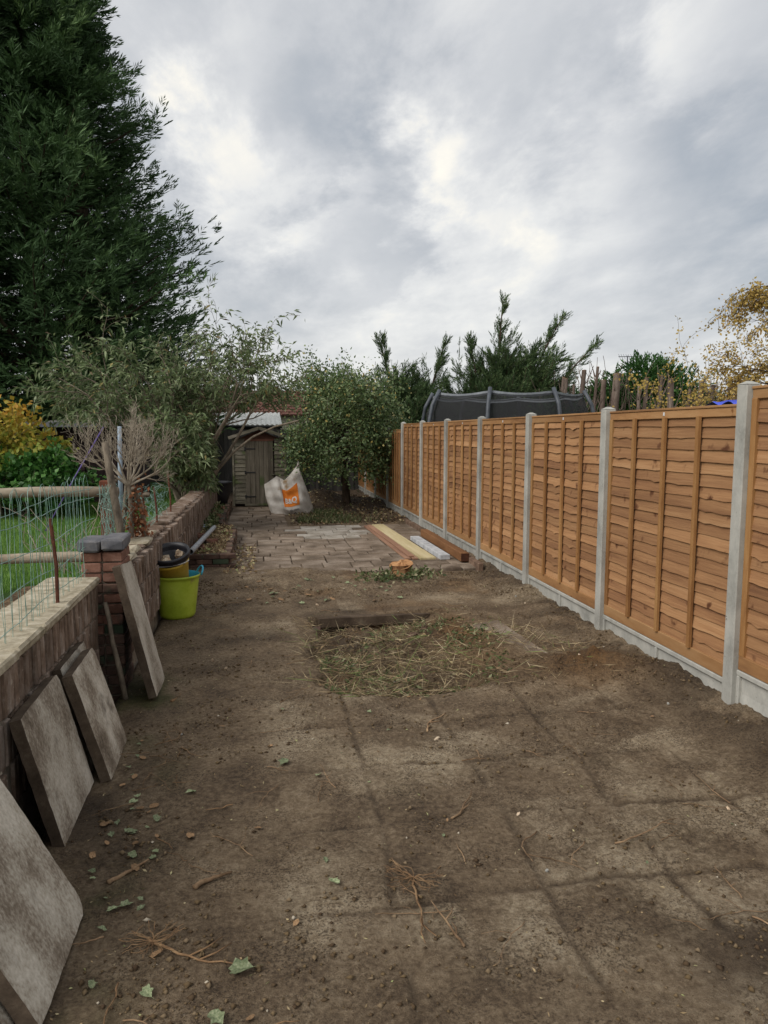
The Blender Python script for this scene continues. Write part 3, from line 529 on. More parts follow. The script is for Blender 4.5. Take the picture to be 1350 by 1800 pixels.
# ------------------------------------------------------------------ wire border fence on the wall, rods, rails
wf=thing('wire_fence','green coated wire border fence with hooped top along the low wall','wire fence',(-1.22,4.4,.82))
def hoop(k):
    w_=.052; h=.74; ln=R_.uniform(-.05,.03); pts=[]
    for s_ in range(7): z=h*s_/6-.02; pts.append((R_.uniform(-.005,.005),-w_+ln*(s_/6)+.004*math.sin(s_*2.+k),z*.92))
    for a in range(1,8): q=math.pi*a/8; pts.append((R_.uniform(-.003,.003),-w_*math.cos(q)+ln,h*.9+.075*math.sin(q)))
    for s_ in range(6,-1,-1): z=h*s_/6-.02; pts.append((R_.uniform(-.005,.005)+.006,w_+ln*(s_/6)+.004*math.sin(s_*2.+k),z*.92))
    return MB().tube(pts,.0014,4,False).mesh('hoop_wire',M['wire'])
HP=[hoop(k) for k in range(7)]
y=-1.7
while y<1.15: put('hoop_wire',R_.choice(HP),wf,(0,y,0),(0,R_.uniform(-.03,.03),0),(1,R_.uniform(.85,1.1),R_.uniform(.98,1.03))); y+=R_.uniform(.085,.125)
for z in (.09,.24,.41,.58,.65):
    pts=[(R_.uniform(-.006,.006),-1.75+3.05*i/24,z+.012*math.sin(i*.5+z*9)+R_.uniform(-.004,.004)) for i in range(25)]
    put('cross_wire',MB().tube(pts,.0024,5,False).mesh('cross_wire',M['wire']),wf)
wf2=thing('wire_fence','crumpled green wire netting bunched behind the bare pruned shrub','wire fence',(-1.22,6.1,.82))
b=MB()
for i in range(48):
    y=R_.uniform(0,3.6); h=.62-.06*y+R_.uniform(-.08,.06); b.tube([(R_.uniform(-.12,.08),y+R_.uniform(-.05,.05),-.1+h*s_/5) for s_ in range(6)]+[(R_.uniform(-.1,.1),y+.05,h-.06)],.0017,4,False)
put('upright_wires',b.mesh('upright_wires',M['wire']),wf2,kind='stuff')
for z in (.06,.2,.33,.45,.52):
    put('cross_wire',MB().tube([(R_.uniform(-.06,.05),3.6*i/26,z*(1-.02*i)+R_.uniform(-.035,.035)) for i in range(27)],.0022,4,False).mesh('cross_wire',M['wire']),wf2)
b=MB()
for i in range(26):
    y=R_.uniform(.0,.35); b.tube([(R_.uniform(-.06,.06),y+R_.uniform(-.06,.06),.02+.6*s_/4) for s_ in range(5)],.0018,4,False)
put('bunched_wires',b.mesh('bunched_wires',M['wire']),wf2,kind='stuff')
for x,y,z0,z1,l in ((-1.2,4.55,.8,1.36,'rusty steel rod standing on the wall coping near the white stones'),(-1.17,7.75,.72,1.32,'rusty rod in the netting nearest the grey dead stem'),(-1.19,8.75,.7,1.24,'rusty rod standing in the middle of the crumpled netting'),(-1.18,10.0,.68,1.32,'rusty rod at the far end of the crumpled netting')):
    put('steel_rod',MB().tube([(0,0,-.1),(.004,0,(z1-z0)*.5),(-.02,.01,z1-z0)],.011,7).mesh('steel_rod',M['rust']),None,(x,y,z0),(0,0,0),None,l,'rod','rusty rods holding the wire')
rf=thing('rail_fence','rustic round-rail fence with red-brown post crossing the lawn','rail fence',(-1.38,6.9,LZ))
for z,nm in ((.97,'upper'),(.385,'lower')):
    put('rail',MB().tube([(.12-.35*i,R_.uniform(-.01,.01),z+.010*math.sin(i)) for i in range(16)],[.046+.003*math.sin(i*1.3) for i in range(16)],10).mesh('rail',M['rusticrail'],True),rf)
for x in (0,-3.2): put('post',MB().bevbox((x,.09,.42),(.105,.09,1.3),.008).mesh('post',M['railpost']),rf)
for (x,y,r),l in (((-1.62,6.05,.085),'larger round white stone behind the wall coping'),((-1.66,5.72,.06),'smaller white stone half hidden behind the wall coping')):
    b=MB().lathe([(r*.55,0),(r*.95,r*.35),(r,r*.8),(r*.8,r*1.35),(r*.4,r*1.65),(.001,r*1.7)],18,.05); put('white_stone',b.mesh('white_stone',M['white'],True),None,(x,y,float(lawn_h(np.array([x]),np.array([y]))[0])-.02+(.24 if r>.07 else .22)),(.1,.1,0),None,l,'stone')
    put('stone_plinth',MB().lathe([(r*1.3,-.2),(r*1.2,0),(r*.9,.23),(.001,.24)],12,.08).mesh('stone_plinth',M['rubble'],True),None,(x,y,LZ),label='rough lump of rubble under the '+('larger' if r>.07 else 'smaller')+' white stone',cat='rubble')

# ------------------------------------------------------------------ paving, planter, edging
pv=put('paving',newmesh('paving',[(-.62,9.7,-.045),(3.0,9.7,-.045),(3.0,14.65,-.045),(.55,14.65,-.045),(.55,18.6,-.045),(-.72,18.6,-.045),(-.72,14.65,-.045),(-.62,14.65,-.045)],[(0,1,2,3),(0,3,4,7),(4,5,6,7)] if False else [(0,1,2,3,4,7),(4,5,6,7)],M['bedding']),kind='structure')
PVC={}
def paver(x0,x1,y0,y1,m):
    w_,d_=round(x1-x0,2),round(y1-y0,2); k=(w_,d_,m)
    if k not in PVC: PVC[k]=MB().bevbox((0,0,-.025),(w_-.016,d_-.016,.06),.008,None,.004).mesh('paver',M[m])
    put('paver',PVC[k],pv,((x0+x1)/2,(y0+y1)/2,.006+R_.uniform(-.005,.004)),(R_.uniform(-.008,.008),R_.uniform(-.008,.008),R_.uniform(-.006,.006)))
y=9.72; r=0
while y<14.6:
    d_=(.30,.40,.28,.42)[r%4]; x=-.58+(.0,.22,.1,.3)[r%4]-.3
    while x<2.92:
        w_=R_.choice((.3,.4,.4,.5,.6)); x1=min(x+w_,2.94); x0=max(x,-.58)
        if x1-x0>.08: paver(x0,x1,y,min(y+d_,14.64),'paverpale' if (.4<x<1.7 and 12.7<y<14.3) else 'pavers')
        x+=w_
    y+=d_; r+=1
while y<18.5:
    d_=(.3,.42)[r%2]; x=-.70
    while x<.5:
        w_=R_.choice((.3,.4,.5)); x1=min(x+w_,.52)
        if x1-x>.08: paver(x,x1,y,y+d_,'pavers')
        x+=w_
    y+=d_; r+=1
ed=thing('brick_edging','row of red-brown edging bricks along the paving beside the timber fence','edging',(2.97,9.6,0))
EB=[MB().bevbox((0,0,0),(.075,.212,.12),.007,None,.003).mesh('brick',M['edging']) for _ in range(4)]
for q in range(25): put('brick',R_.choice(EB),ed,(R_.uniform(-.006,.006)-.025,.11+q*.216,.025+R_.uniform(-.006,.006)),(R_.uniform(-.02,.02),0,R_.uniform(-.02,.02)))
pl=thing('brick_planter','low raised brick bed full of leaf litter along the old wall','planter',(-.75,10.2,0))
PB2=[MB().bevbox((0,0,0),(.212,.10,.066),.006,None,.003).mesh('brick',M['edging'] if k<2 else M['darkbrick']) for k in range(4)]
for c in range(3):
    for q in range(3): put('brick',R_.choice(PB2[2:]),pl,(-.17+q*.218-(.1 if c%2 else 0)+.02,.05,.03+c*.072),(0,0,R_.uniform(-.02,.02)))
path=[(.27,.0),(.27,3.1),(-.02,3.75),(-.02,8.4)]
for (a,b_) in zip(path[:-1],path[1:]):
    ln=math.hypot(b_[0]-a[0],b_[1]-a[1]); n=int(ln/.218); an=math.atan2(b_[1]-a[1],b_[0]-a[0])
    for c in range(3):
        for q in range(n):
            f=(q+.5+.25*(c%2))/n
            if f>1: continue
            put('brick',R_.choice(PB2),pl,(a[0]+(b_[0]-a[0])*f+R_.uniform(-.008,.008),a[1]+(b_[1]-a[1])*f,.03+c*.072+R_.uniform(-.003,.003)),(R_.uniform(-.02,.02),R_.uniform(-.02,.02),an+R_.uniform(-.03,.03)))
gx=np.linspace(-.36,.27,26); gy=np.linspace(.05,8.4,150); X,Y=np.meshgrid(gx,gy); wmax=np.where(Y<3.1,.25,np.where(Y<3.75,.25-.29*(Y-3.1)/.65,-.04)); X=-.36+(X+.36)/.63*(wmax+.36)
Z=.16+fbm(X,Y,3,4,6)*.07+.05*sstep(0.,-.3,X); ny,nx=X.shape; idx=np.arange(ny*nx).reshape(ny,nx); F=np.stack([idx[:-1,:-1],idx[:-1,1:],idx[1:,1:],idx[1:,:-1]],-1).reshape(-1,4)
put('soil_fill',newmesh('soil_fill',np.stack([X,Y,Z],-1).reshape(-1,3),F,M['litter'],True),pl)
def frog(name,mt):
    b=MB(); b.bevbox((0,0,.018),(.215,.10,.036),.004)
    for c,d in (((0,-.0415,.05),(.215,.017,.03)),((0,.0415,.05),(.215,.017,.03)),((-.096,0,.05),(.022,.066,.03)),((.096,0,.05),(.022,.066,.03))): b.bevbox(c,d,.003)
    return b.mesh(name,M[mt])
fb=frog('brick','redbrick')
for (x,y,z,rz,tl),l in (((-.77,11.3,.20,.7,.0),'loose red brick with a hollow frog lying on the leaf litter'),((-.93,10.75,.19,.2,.3),'half buried brick beside the grey pipe'),((-.98,11.9,.21,1.2,.1),'loose brick lying flat against the old wall'),((-.9,14.6,.22,.5,.05),'loose brick heaped in the far end of the raised bed'),((-.94,15.3,.22,1.3,.2),'second loose brick heaped in the far end of the raised bed'),((-.88,16.,.24,.2,-.1),'third loose brick stacked near the black pot')):
    put('loose_brick',fb,None,(x,y,z),(tl,.05,rz),None,l,'brick','loose bricks in the raised bed')
b=MB(); b.tube([(0,0,0),(.0,1.6,0),(.0,3.05,0)],.036,16,False); b.tube([(0,0,0),(.0,1.6,0),(.0,3.05,0)],.032,16,False); b.lathe([(.036,0),(.032,0)],16)
M_=Matrix.Rotation(math.pi/2,4,'X')
b=MB(); n=16
for rr in (.037,.032): b.tube([(0,0,0),(0,1.5,0),(0,3.0,0)],rr,n,False)
b.add([(rr*math.cos(6.2832*k/n),yy_,rr*math.sin(6.2832*k/n)) for yy_ in (0,3.0) for rr in (.037,.032) for k in range(n)],[(o_+k,o_+(k+1)%n,o_+n+(k+1)%n,o_+n+k) for o_ in (0,2*n) for k in range(n)])
p0=Vector((-.91,9.7,.33)); p1=Vector((-.80,12.55,.27)); dd=p1-p0
put('plastic_pipe',b.mesh('plastic_pipe',M['pipe'],True),None,p0,Vector((0,1,0)).rotation_difference(dd).to_euler(),None,'long grey plastic pipe lying across the raised bed','pipe')
b=MB().lathe([(.10,0),(.17,.02),(.235,.25),(.25,.42),(.262,.43),(.262,.46),(.24,.46),(.23,.3),(.15,.05),(.001,.05)],24); put('plant_pot',b.mesh('plant_pot',M['blackplastic'],True),None,(-.98,17.6,.2),(0,.05,0),1.15,'large black plastic pot between the shed and the wall','pot')
put('blue_scrap',MB().bevbox((0,0,.03),(.10,.07,.06),.02,(.3,.2,.4),.012).mesh('blue_scrap',M['bluewhite']),None,(-.98,13.1,.2),label='small crumpled pale blue scrap among the weeds by the wall',cat='litter')
# ------------------------------------------------------------------ tub, buckets, rubble
tb=thing('plastic_tub','lime green flexible tub with turquoise inside, holding a yellow bucket','tub',(-.86,7.62,gz(-.86,7.62)+.0))
prof=[(.001,.004),(.155,.0),(.168,.012)]
for i in range(12): z=.03+i*.031; r=.172+.052*(z/.42); prof+=[(r,z),(r+.003,z+.014)]
prof+=[(.226,.41),(.234,.415),(.236,.43),(.230,.436)]
put('body',MB().lathe(prof,40).mesh('body',M['lime'],True),tb)
put('lining',MB().lathe([(.230,.4358),(.222,.425),(.205,.3),(.175,.08),(.16,.02),(.001,.018)],40).mesh('lining',M['turq'],True),tb)
for s_ in (-1,1):
    pts=[(s_*(.228+.035*math.sin(q)),.085*math.cos(q),.42+.075*math.sin(q)) for q in np.linspace(0,math.pi,11)]
    put('handle',MB().tube(pts,.010,8).mesh('handle',M['turq'],True),tb,(0,0,0),(0,0,.35))
byk=thing('bucket','yellow plastic bucket with dark rim tilted inside the lime tub','bucket',(-.875,7.645,.30),(.36,-.10,0)); byk.scale=(1.1,)*3
put('body',MB().lathe([(.001,.0),(.12,.0),(.125,.01),(.155,.27),(.163,.275),(.163,.295),(.156,.297),(.15,.27),(.12,.012),(.001,.012)],32).mesh('body',M['yellow'],True),byk)
put('handle',MB().tube([(.165*math.cos(q),.165*math.sin(q)*.85-.03,.285-.035*math.sin(q)) for q in np.linspace(math.pi*1.02,math.pi*1.98,13)],.004,6).mesh('handle',M['white'],True),byk)
bkk=thing('bucket','black builder\'s bucket nested in the yellow bucket, holding rubble','bucket',(-.875,7.63,.34),(.36,-.10,0)); bkk.scale=(1.1,)*3
put('body',MB().lathe([(.001,.03),(.115,.03),(.145,.27),(.17,.272),(.176,.29),(.168,.3),(.185,.315),(.18,.335),(.165,.338),(.15,.3),(.118,.05),(.001,.05)],32).mesh('body',M['blackplastic'],True),bkk)
def lump(mt,s_,seed,n=10):
    b=MB(); r=random.Random(seed); V=[];F=[]; m=6
    for i in range(m+1):
        th=math.pi*i/m
        for k in range(n): q=6.2832*k/n; rr=s_*(.75+.5*r.random()); V.append((rr*math.sin(th)*math.cos(q),rr*math.sin(th)*math.sin(q)*.8,rr*math.cos(th)*.6))
    F=[(i*n+k,i*n+(k+1)%n,(i+1)*n+(k+1)%n,(i+1)*n+k) for i in range(m) for k in range(n)]
    return b.add(V,F).mesh('lump',M[mt])
bm=Matrix.Translation((-.875,7.63,.34))@Euler((.36,-.10,0)).to_matrix().to_4x4()@Matrix.Scale(1.1,4)
for (p,s_,r_),l in ((((-.03,-.03,.235),.075,1),'pale crumbly rubble lump in the black bucket'),(((.075,.05,.26),.06,2),'brown broken brick piece in the black bucket'),(((-.07,.07,.21),.065,3),'rubble piece at the back of the black bucket'),(((.05,-.08,.20),.06,4),'small rubble piece at the front of the black bucket')):
    put('rubble_lump',lump('rubble',s_,r_),None,bm@Vector(p),(r_*.7,r_*.3,r_),None,l,'rubble','rubble in the bucket')
# ------------------------------------------------------------------ timber and stump on the paving
def plank(x0,y0,x1,y1,w_,t_,z,mt,label,cat='plank',group=None,endm=None,nm='plank'):
    ln=math.hypot(x1-x0,y1-y0); b=MB().bevbox((0,0,t_/2),(w_,ln,t_),.004); mats=[M[mt]]
    me=b.mesh(nm,mats)
    if endm:
        me.materials.append(M[endm])
        for p_ in me.polygons:
            if abs(p_.normal.y)>.95: p_.material_index=1
    return put(nm,me,None,((x0+x1)/2,(y0+y1)/2,z),(0,0,math.atan2(y1-y0,x1-x0)-math.pi/2),None,label,cat,group)
plank(2.10,10.45,2.02,14.3,.085,.028,.012,'redplank','narrow reddish plank on the outer side of the laid-out timber','plank','reddish planks on the paving')
plank(2.20,10.42,2.115,14.25,.085,.028,.013,'redplank','narrow reddish plank lying against the wide yellow board','plank','reddish planks on the paving')
plank(2.155,10.5,2.07,14.2,.08,.022,.042,'redplank','reddish plank lying on top of two others','plank','reddish planks on the paving')
plank(2.385,10.40,2.27,14.4,.235,.035,.013,'yellowplank','wide pale yellow scaffold-like board lying on the paving')
plank(2.635,10.38,2.60,12.4,.15,.07,.012,'greypost','short pale grey concrete lintel lying beside the yellow board','lintel',None,None,'concrete_lintel')
plank(2.85,10.08,2.845,12.75,.125,.12,.03,'brownpost','thick brown treated timber post lying by the fence, dark cut end','timber post',None,'endgrain','timber_post')
st=thing('tree_stump','freshly cut orange-brown tree stump ringed by green weeds','stump',(1.80,9.42,gz(1.8,9.42)-.02))
put('wood',MB().lathe([(.21,-.05),(.17,.02),(.15,.08),(.145,.13),(.15,.17)],22,.09).mesh('wood',M['stumpwood'],True),st)
b=MB(); V=[];n=22;rg=random.Random(5)
for rr in (1,.66,.33,0):
    for k in range(n):
        q=6.2832*k/n; V.append((.155*rr*math.cos(q),.15*rr*math.sin(q),.165+.035*math.sin(q+.6)*rr+.03*(1-rr)+rg.uniform(-.012,.012)))
put('cut_face',b.add(V,[(i*n+k,i*n+(k+1)%n,(i+1)*n+(k+1)%n,(i+1)*n+k) for i in range(3) for k in range(n)]).mesh('cut_face',M['cutwood']),st)
# ------------------------------------------------------------------ garden shed
SY=18.9
sh=thing('garden_shed','small weathered wooden shed with apex roof and plank door','shed',(-.03,SY,0))
b=MB(); b.box((0,.92,.86),(1.26,1.78,1.68)); put('shell',b.mesh('shell',M['darkshed']),sh)
def lap(w_,seed):
    r=random.Random(seed); b=MB(); n=5; V=[]
    for i in range(n+1): x=-w_/2+w_*i/n; e=r.uniform(-.006,.006); V+=[(x,-.008,.118),(x,-.026,e),(x,-.010,e)]
    return b.add(V,[q for i in range(n) for q in ((i*3,i*3+1,i*3+4,i*3+3),(i*3+1,i*3+2,i*3+5,i*3+4))]+[(0,2,1),(n*3,n*3+1,n*3+2)]).mesh('weatherboard',M['shed'])
LB=[lap(.285,k) for k in range(4)]; RB=[lap(.285,10+k) for k in range(4)]
for q in range(16):
    put('weatherboard',R_.choice(LB),sh,(-.49,-.0,.07+q*.103),(0,0,0),(1.,1,1)); put('weatherboard',R_.choice(RB),sh,(.505,0,.07+q*.103),(0,0,0),(.94,1,1))
for x in (-.645,.65): put('corner_post',MB().bevbox((x,-.012,.86),(.045,.05,1.68),.004).mesh('corner_post',M['shed']),sh)
dr=put('door',MB().box((0,.0,.86),(.69,.02,1.56)).mesh('door',M['sheddoor']),sh,(0,-.012,0))
for q in range(6): put('plank',MB().bevbox((-.288+q*.115,-.018,.86+R_.uniform(-.004,.004)),(.109,.016,1.58),.004,None,.001).mesh('plank',M['sheddoor']),dr)
for z in (.25,.86,1.45): put('hinge',MB().bevbox((-.23,-.03,z),(.26,.008,.03),.002,None,0).box((-.35,-.03,z),(.035,.009,.09)).mesh('hinge',M['black']),dr)
put('latch',MB().bevbox((.32,-.032,.80),(.09,.014,.035),.003).mesh('latch',M['shed']),dr)
put('threshold',MB().bevbox((0,-.03,.045),(.75,.05,.05),.004).mesh('threshold',M['shed']),sh)
for yy_,ff in ((-.012,(0,1,2)),(1.8,(2,1,0))): put('gable',MB().add([(-.62,yy_,1.66),(.62,yy_,1.66),(0,yy_,1.92)],[ff]).mesh('gable',M['shedred']),sh)
put('head_rail',MB().bevbox((0,-.03,1.665),(.72,.03,.05),.004).mesh('head_rail',M['shedred']),sh)
rb=MB()
for s_ in (-1,1):
    an=math.atan2(.245,.745)*s_; rb.box((s_*.375,.86,1.853),(.80,2.05,.028),(0,an,0))
rfm=put('roof',rb.mesh('roof',M['felt']),sh)
fm=MB()
for s_ in (-1,1): fm.box((s_*.375,-.175,1.845),(.79,.02,.075),(0,math.atan2(.245,.745)*s_,0))
put('fascia',fm.mesh('fascia',M['shed']),rfm)
# ------------------------------------------------------------------ builder's bag
bagt=thing('builders_bag','crumpled white bulk bag with orange square logo leaning by the shed','bag',(0,17.2,0))
def itp(t,pts):
    for (a,va),(b_,vb) in zip(pts[:-1],pts[1:]):
        if t<=b_: f=(t-a)/(b_-a); f=f*f*(3-2*f) if False else f; return va+(vb-va)*f
    return pts[-1][1]
def bagS(s,w_,side=-1):
    xb=.24+.99*s; zb=-.04+.02*abs(s-.12)
    xt=itp(s,[(0,.07),(.3,.36),(.5,.53),(.76,.80),(.84,.85),(1,.93)]); zt=itp(s,[(0,.66),(.12,.72),(.3,.84),(.4,.80),(.5,.76),(.62,.88),(.76,1.06),(.84,1.10),(.92,1.0),(1,.84)])
    x=xb+(xt-xb)*w_**.9+.03*math.sin(w_*3.1)*(s-.5)*2.; z=zb+(zt-zb)*w_
    env=max(0,math.sin(math.pi*min(max(s,0),1)))**.5*(1-.55*w_**1.8)*(min(1,.8+1.2*w_))
    fold=.04*math.sin(s*17+w_*5)+.020*math.sin(s*7-w_*11)+.014*math.sin(w_*23+s*9)+.03*max(0,1-abs(s-.40)/.07)*-1.6*min(1,w_*1.6)
    d=.40*env+fold*env**.5
    return Vector((x,(side*d if side<0 else .34*env*.9+fold*.4)+.1*w_,z+.006))
ns,nw=54,36; V=[];F=[]
for side in (-1,1):
    for j in range(nw+1):
        for i in range(ns+1): V.append(bagS(i/ns,j/nw,side))
o_=(ns+1)*(nw+1)
for j in range(nw):
    for i in range(ns): a=j*(ns+1)+i; F+= [(a,a+1,a+ns+2,a+ns+1),(o_+a+1,o_+a,o_+a+ns+1,o_+a+ns+2)]
for i in range(ns): a=i; F.append((a+1,a,o_+a,o_+a+1))
put('sack',newmesh('sack',V,F,M['bag'],True),bagt)
def onbag(u,v_,off):   # u,v in the printed square 0..1
    s=.34+.34*u+.03*v_; w_=.24+.46*v_+.02*u
    p=bagS(s,w_); a=bagS(s+.01,w_)-p; c=bagS(s,w_+.01)-p; nrm=a.cross(c).normalized()
    if nrm.y>0: nrm=-nrm
    return p+nrm*off
V=[onbag(i/20,j/20,.006) for j in range(21) for i in range(21)]
put('orange_square',newmesh('orange_square',V,[(j*21+i,j*21+i+1,j*21+i+22,j*21+i+21) for j in range(20) for i in range(20)],M['orange'],True),bagt)
def textmesh(txt,u0,v0,wu,hv,mt,nm,off,bold=.03):
    cu=bpy.data.curves.new('txt','FONT'); cu.body=txt; cu.offset=bold; cu.resolution_u=3; to=bpy.data.objects.new('txt',cu); col.objects.link(to)
    dg=bpy.context.evaluated_depsgraph_get(); me=bpy.data.meshes.new_from_object(to.evaluated_get(dg)); bpy.data.objects.remove(to); bpy.data.curves.remove(cu)
    import bmesh
    bm_=bmesh.new(); bm_.from_mesh(me); bmesh.ops.triangulate(bm_,faces=bm_.faces[:]); bmesh.ops.subdivide_edges(bm_,edges=[e_ for e_ in bm_.edges if e_.calc_length()>.12],cuts=2); bmesh.ops.triangulate(bm_,faces=bm_.faces[:])
    xs_=[v_.co.x for v_ in bm_.verts]; ys_=[v_.co.y for v_ in bm_.verts]; x0,x1,y0,y1=min(xs_),max(xs_),min(ys_),max(ys_)
    for v_ in bm_.verts: v_.co=onbag(u0+wu*(v_.co.x-x0)/(x1-x0),v0+hv*(v_.co.y-y0)/(y1-y0),off)
    bm_.to_mesh(me); bm_.free(); me.materials.clear(); me.materials.append(M[mt]); return put(nm,me,bagt)
textmesh('B&Q',.10,.12,.78,.36,'print','lettering',.011)
textmesh('diy.com',.30,-.30,.62,.16,'darkprint','small_lettering',.008,.01)
b=MB(); b.tube([bagS(.80,.97),bagS(.82,1.)+Vector((.01,-.02,.05)),bagS(.84,1.)+Vector((.0,.0,.10)),bagS(.87,.97)+Vector((0,.03,.03))],[.02,.022,.016,.02],7); put('tied_loop',b.mesh('tied_loop',M['bag'],True),bagt)
# ------------------------------------------------------------------ back fence and buildings behind
bf=thing('back_fence','old dark grey board fence behind the shed and apple tree','fence',(0,23.4,0))
BB=[MB().bevbox((0,0,.98),(.145,.02,1.94+.02*k),.003,None,.002).mesh('board',M['backfence']) for k in range(4)]
x=-3.4
while x<3.05: put('board',R_.choice(BB),bf,(x,R_.uniform(-.008,.008)+(.02 if int(x*10)%2 else 0),R_.uniform(-.03,.03)),(0,R_.uniform(-.01,.01),0)); x+=.139
for z in (.5,1.5): put('rail',MB().bevbox((-.2,.05,z),(6.6,.05,.08),.004).mesh('rail',M['backfence']),bf)
gar=thing('outbuilding','low outbuilding with pale corrugated sheet roof behind the back fence','outbuilding',(-.5,26,0))
put('wall',MB().box((0,1.6,1.0),(2.2,2.8,2.0)).mesh('wall',M['backfence']),gar)
n=66; V=[];F=[]
for i in range(n+1):
    x=-1.25+2.5*i/n; z=.022*math.cos(i*math.pi/2.2*1.0)
    V+=[(x,-.1,2.12+z),(x,3.2,2.62+z)]
F=[(2*i,2*i+2,2*i+3,2*i+1) for i in range(n)]
put('corrugated_roof',newmesh('corrugated_roof',V,F,M['corr'],True),gar); put('gutter',MB().tube([(-1.3,-.16,2.06),(1.25,-.16,2.05)],.05,8).mesh('gutter',M['black'],True),gar); put('fascia',MB().box((0,-.06,2.0),(2.4,.03,.1)).mesh('fascia',M['darkshed']),gar)
def house(label,x,y,w_,d_,he,hr,wm,rm,rz=0,rows=True,name='house'):
    h=thing(name,label,'house',(x,y,0),(0,0,rz)); put('wall',MB().box((0,d_/2,he/2),(w_,d_,he)).mesh('wall',M[wm]),h)
    b=MB(); k=int(math.hypot(d_/2,hr)/.3); 
    for s_ in (0,1):
        for i in range(k):
            f0,f1=i/k,(i+1)/k; y0=-.3+(d_/2+.3)*f0; y1=-.3+(d_/2+.3)*f1; z0=he+hr*f0+.03; z1=he+hr*f1
            if s_: y0,y1=d_-y0,d_-y1
            nt_=int(w_/.33)
            q=[(-w_/2-.2,y0,z0),(w_/2+.2,y0,z0),(w_/2+.2,y1,z1),(-w_/2-.2,y1,z1),(-w_/2-.2,y0,z0-.03),(w_/2+.2,y0,z0-.03)]
            b.add(q,[(0,1,2,3) if not s_ else (3,2,1,0),(4,5,1,0) if not s_ else (0,1,5,4)])
            if rows and s_==0:
                for t_ in range(nt_): xx_=-w_/2+w_*(t_+.5*(i%2))/nt_; b.box((xx_,(y0+y1)/2-.004,(z0+z1)/2+.008),(.26,math.hypot(y1-y0,z1-z0),.03),(math.atan2(z1-z0,y1-y0),0,0))
    put('roof',b.mesh('roof',M[rm]),h); [put('gable',MB().add([(q*w_/2,0,he),(q*w_/2,d_,he),(q*w_/2,d_/2,he+hr)],[(0,2,1) if q<0 else (0,1,2)]).mesh('gable',M[wm]),h) for q in (-1,1)]

    put('ridge',MB().tube([(-w_/2-.2,d_/2,he+hr+.02),(w_/2+.2,d_/2,he+hr+.02)],.09,8).mesh('ridge',M[rm],True),h); return h
h1=house('bungalow with red tiled roof and cream wall behind the outbuilding',1.2,31,9,5.5,2.55,1.05,'cream','tile',0)
put('window',MB().box((1.0,-.03,1.5),(1.2,.05,1.1)).mesh('window',M['blackplastic']),h1)
h2=house('house with brown tiled roof and aerial seen past the cut trunks',17.6,33,4.6,5,2.2,1.9,'cream','browntile',-.55)
ae=thing('tv_aerial','tall thin television aerial on the brown tiled roof','aerial',(16.9,32.6,3.2))
put('mast',MB().tube([(0,0,0),(0,0,2.2)],.03,6).mesh('mast',M['greypaint']),ae); bo=put('boom',MB().tube([(-.45,0,2.15),(.5,0,2.17)],.02,6).mesh('boom',M['greypaint']),ae)
for q in range(7): put('element',MB().tube([(-.4+q*.12,-.1,2.03),(-.4+q*.12,.1,2.28)],.010,5).mesh('element',M['greypaint']),bo)
put('reflector',MB().tube([(.47,0,1.85),(.53,0,2.2),(.47,0,2.5)],.014,5).mesh('reflector',M['greypaint']),bo)
h3=house('distant house with brown roof half hidden under the giant cypress',-6.2,33,6,5,2.2,1.35,'cream','browntile',.1)
# neighbour's dark shed, pole, line
ds=thing('dark_shed','dark brown stained shed with grey roof edge behind the yellow bush','shed',(-3.6,16.3,LZ))
put('wall',MB().box((0,1.2,.82),(1.9,2.2,1.66)).mesh('wall',M['darkshed']),ds)
LD=MB().add([(-.45,-.008,.118),(.45,-.008,.118),(.45,-.024,0),(-.45,-.024,0),(.45,-.008,0),(-.45,-.008,0)],[(3,2,1,0),(5,4,2,3)]).mesh('weatherboard',M['darkshed'])
for q in range(14): put('weatherboard',LD,ds,(-.5,.1,.02+q*.114))
ddr=put('door',MB().box((.46,.08,.78),(.84,.03,1.5)).mesh('door',M['darkshed']),ds)
for q in range(6): put('plank',MB().bevbox((.12+q*.137,.058,.78),(.13,.015,1.49),.003).mesh('plank',M['darkshed']),ddr)
put('roof',MB().box((0,1.2,1.72),(2.2,2.7,.05),(.05,0,0)).mesh('roof',M['felt']),ds); put('roof_edge',MB().bevbox((0,-.17,1.66),(2.22,.03,.11),.004).mesh('roof_edge',M['greypaint']),ds)
put('clothes_pole',MB().tube([(0,0,0),(0,0,1.0),(0,0,1.6)],[.03,.03,.026],10).mesh('clothes_pole',M['bluewhite'],True),None,(-1.85,10.2,LZ-.02),(0,.02,0),None,'pale blue-white clothes pole behind the bare shrub','pole')
put('washing_line',MB().tube([(-2.74,10,.6),(-2.36,10.0,1.28),(-2.0,10.1,1.93)],.009,6).mesh('washing_line',M['purple'],True),label='taut purple cord running from the lawn up to the pale pole',cat='cord')
gb=thing('board_fence','short grey-green board fence beside the yellow bush','fence',(-4.6,13.6,LZ))
for q in range(5): put('board',MB().bevbox((-.5+q*.15,0,.55),(.142,.02,1.15+R_.uniform(-.02,.02)),.004).mesh('board',M['shed']),gb)

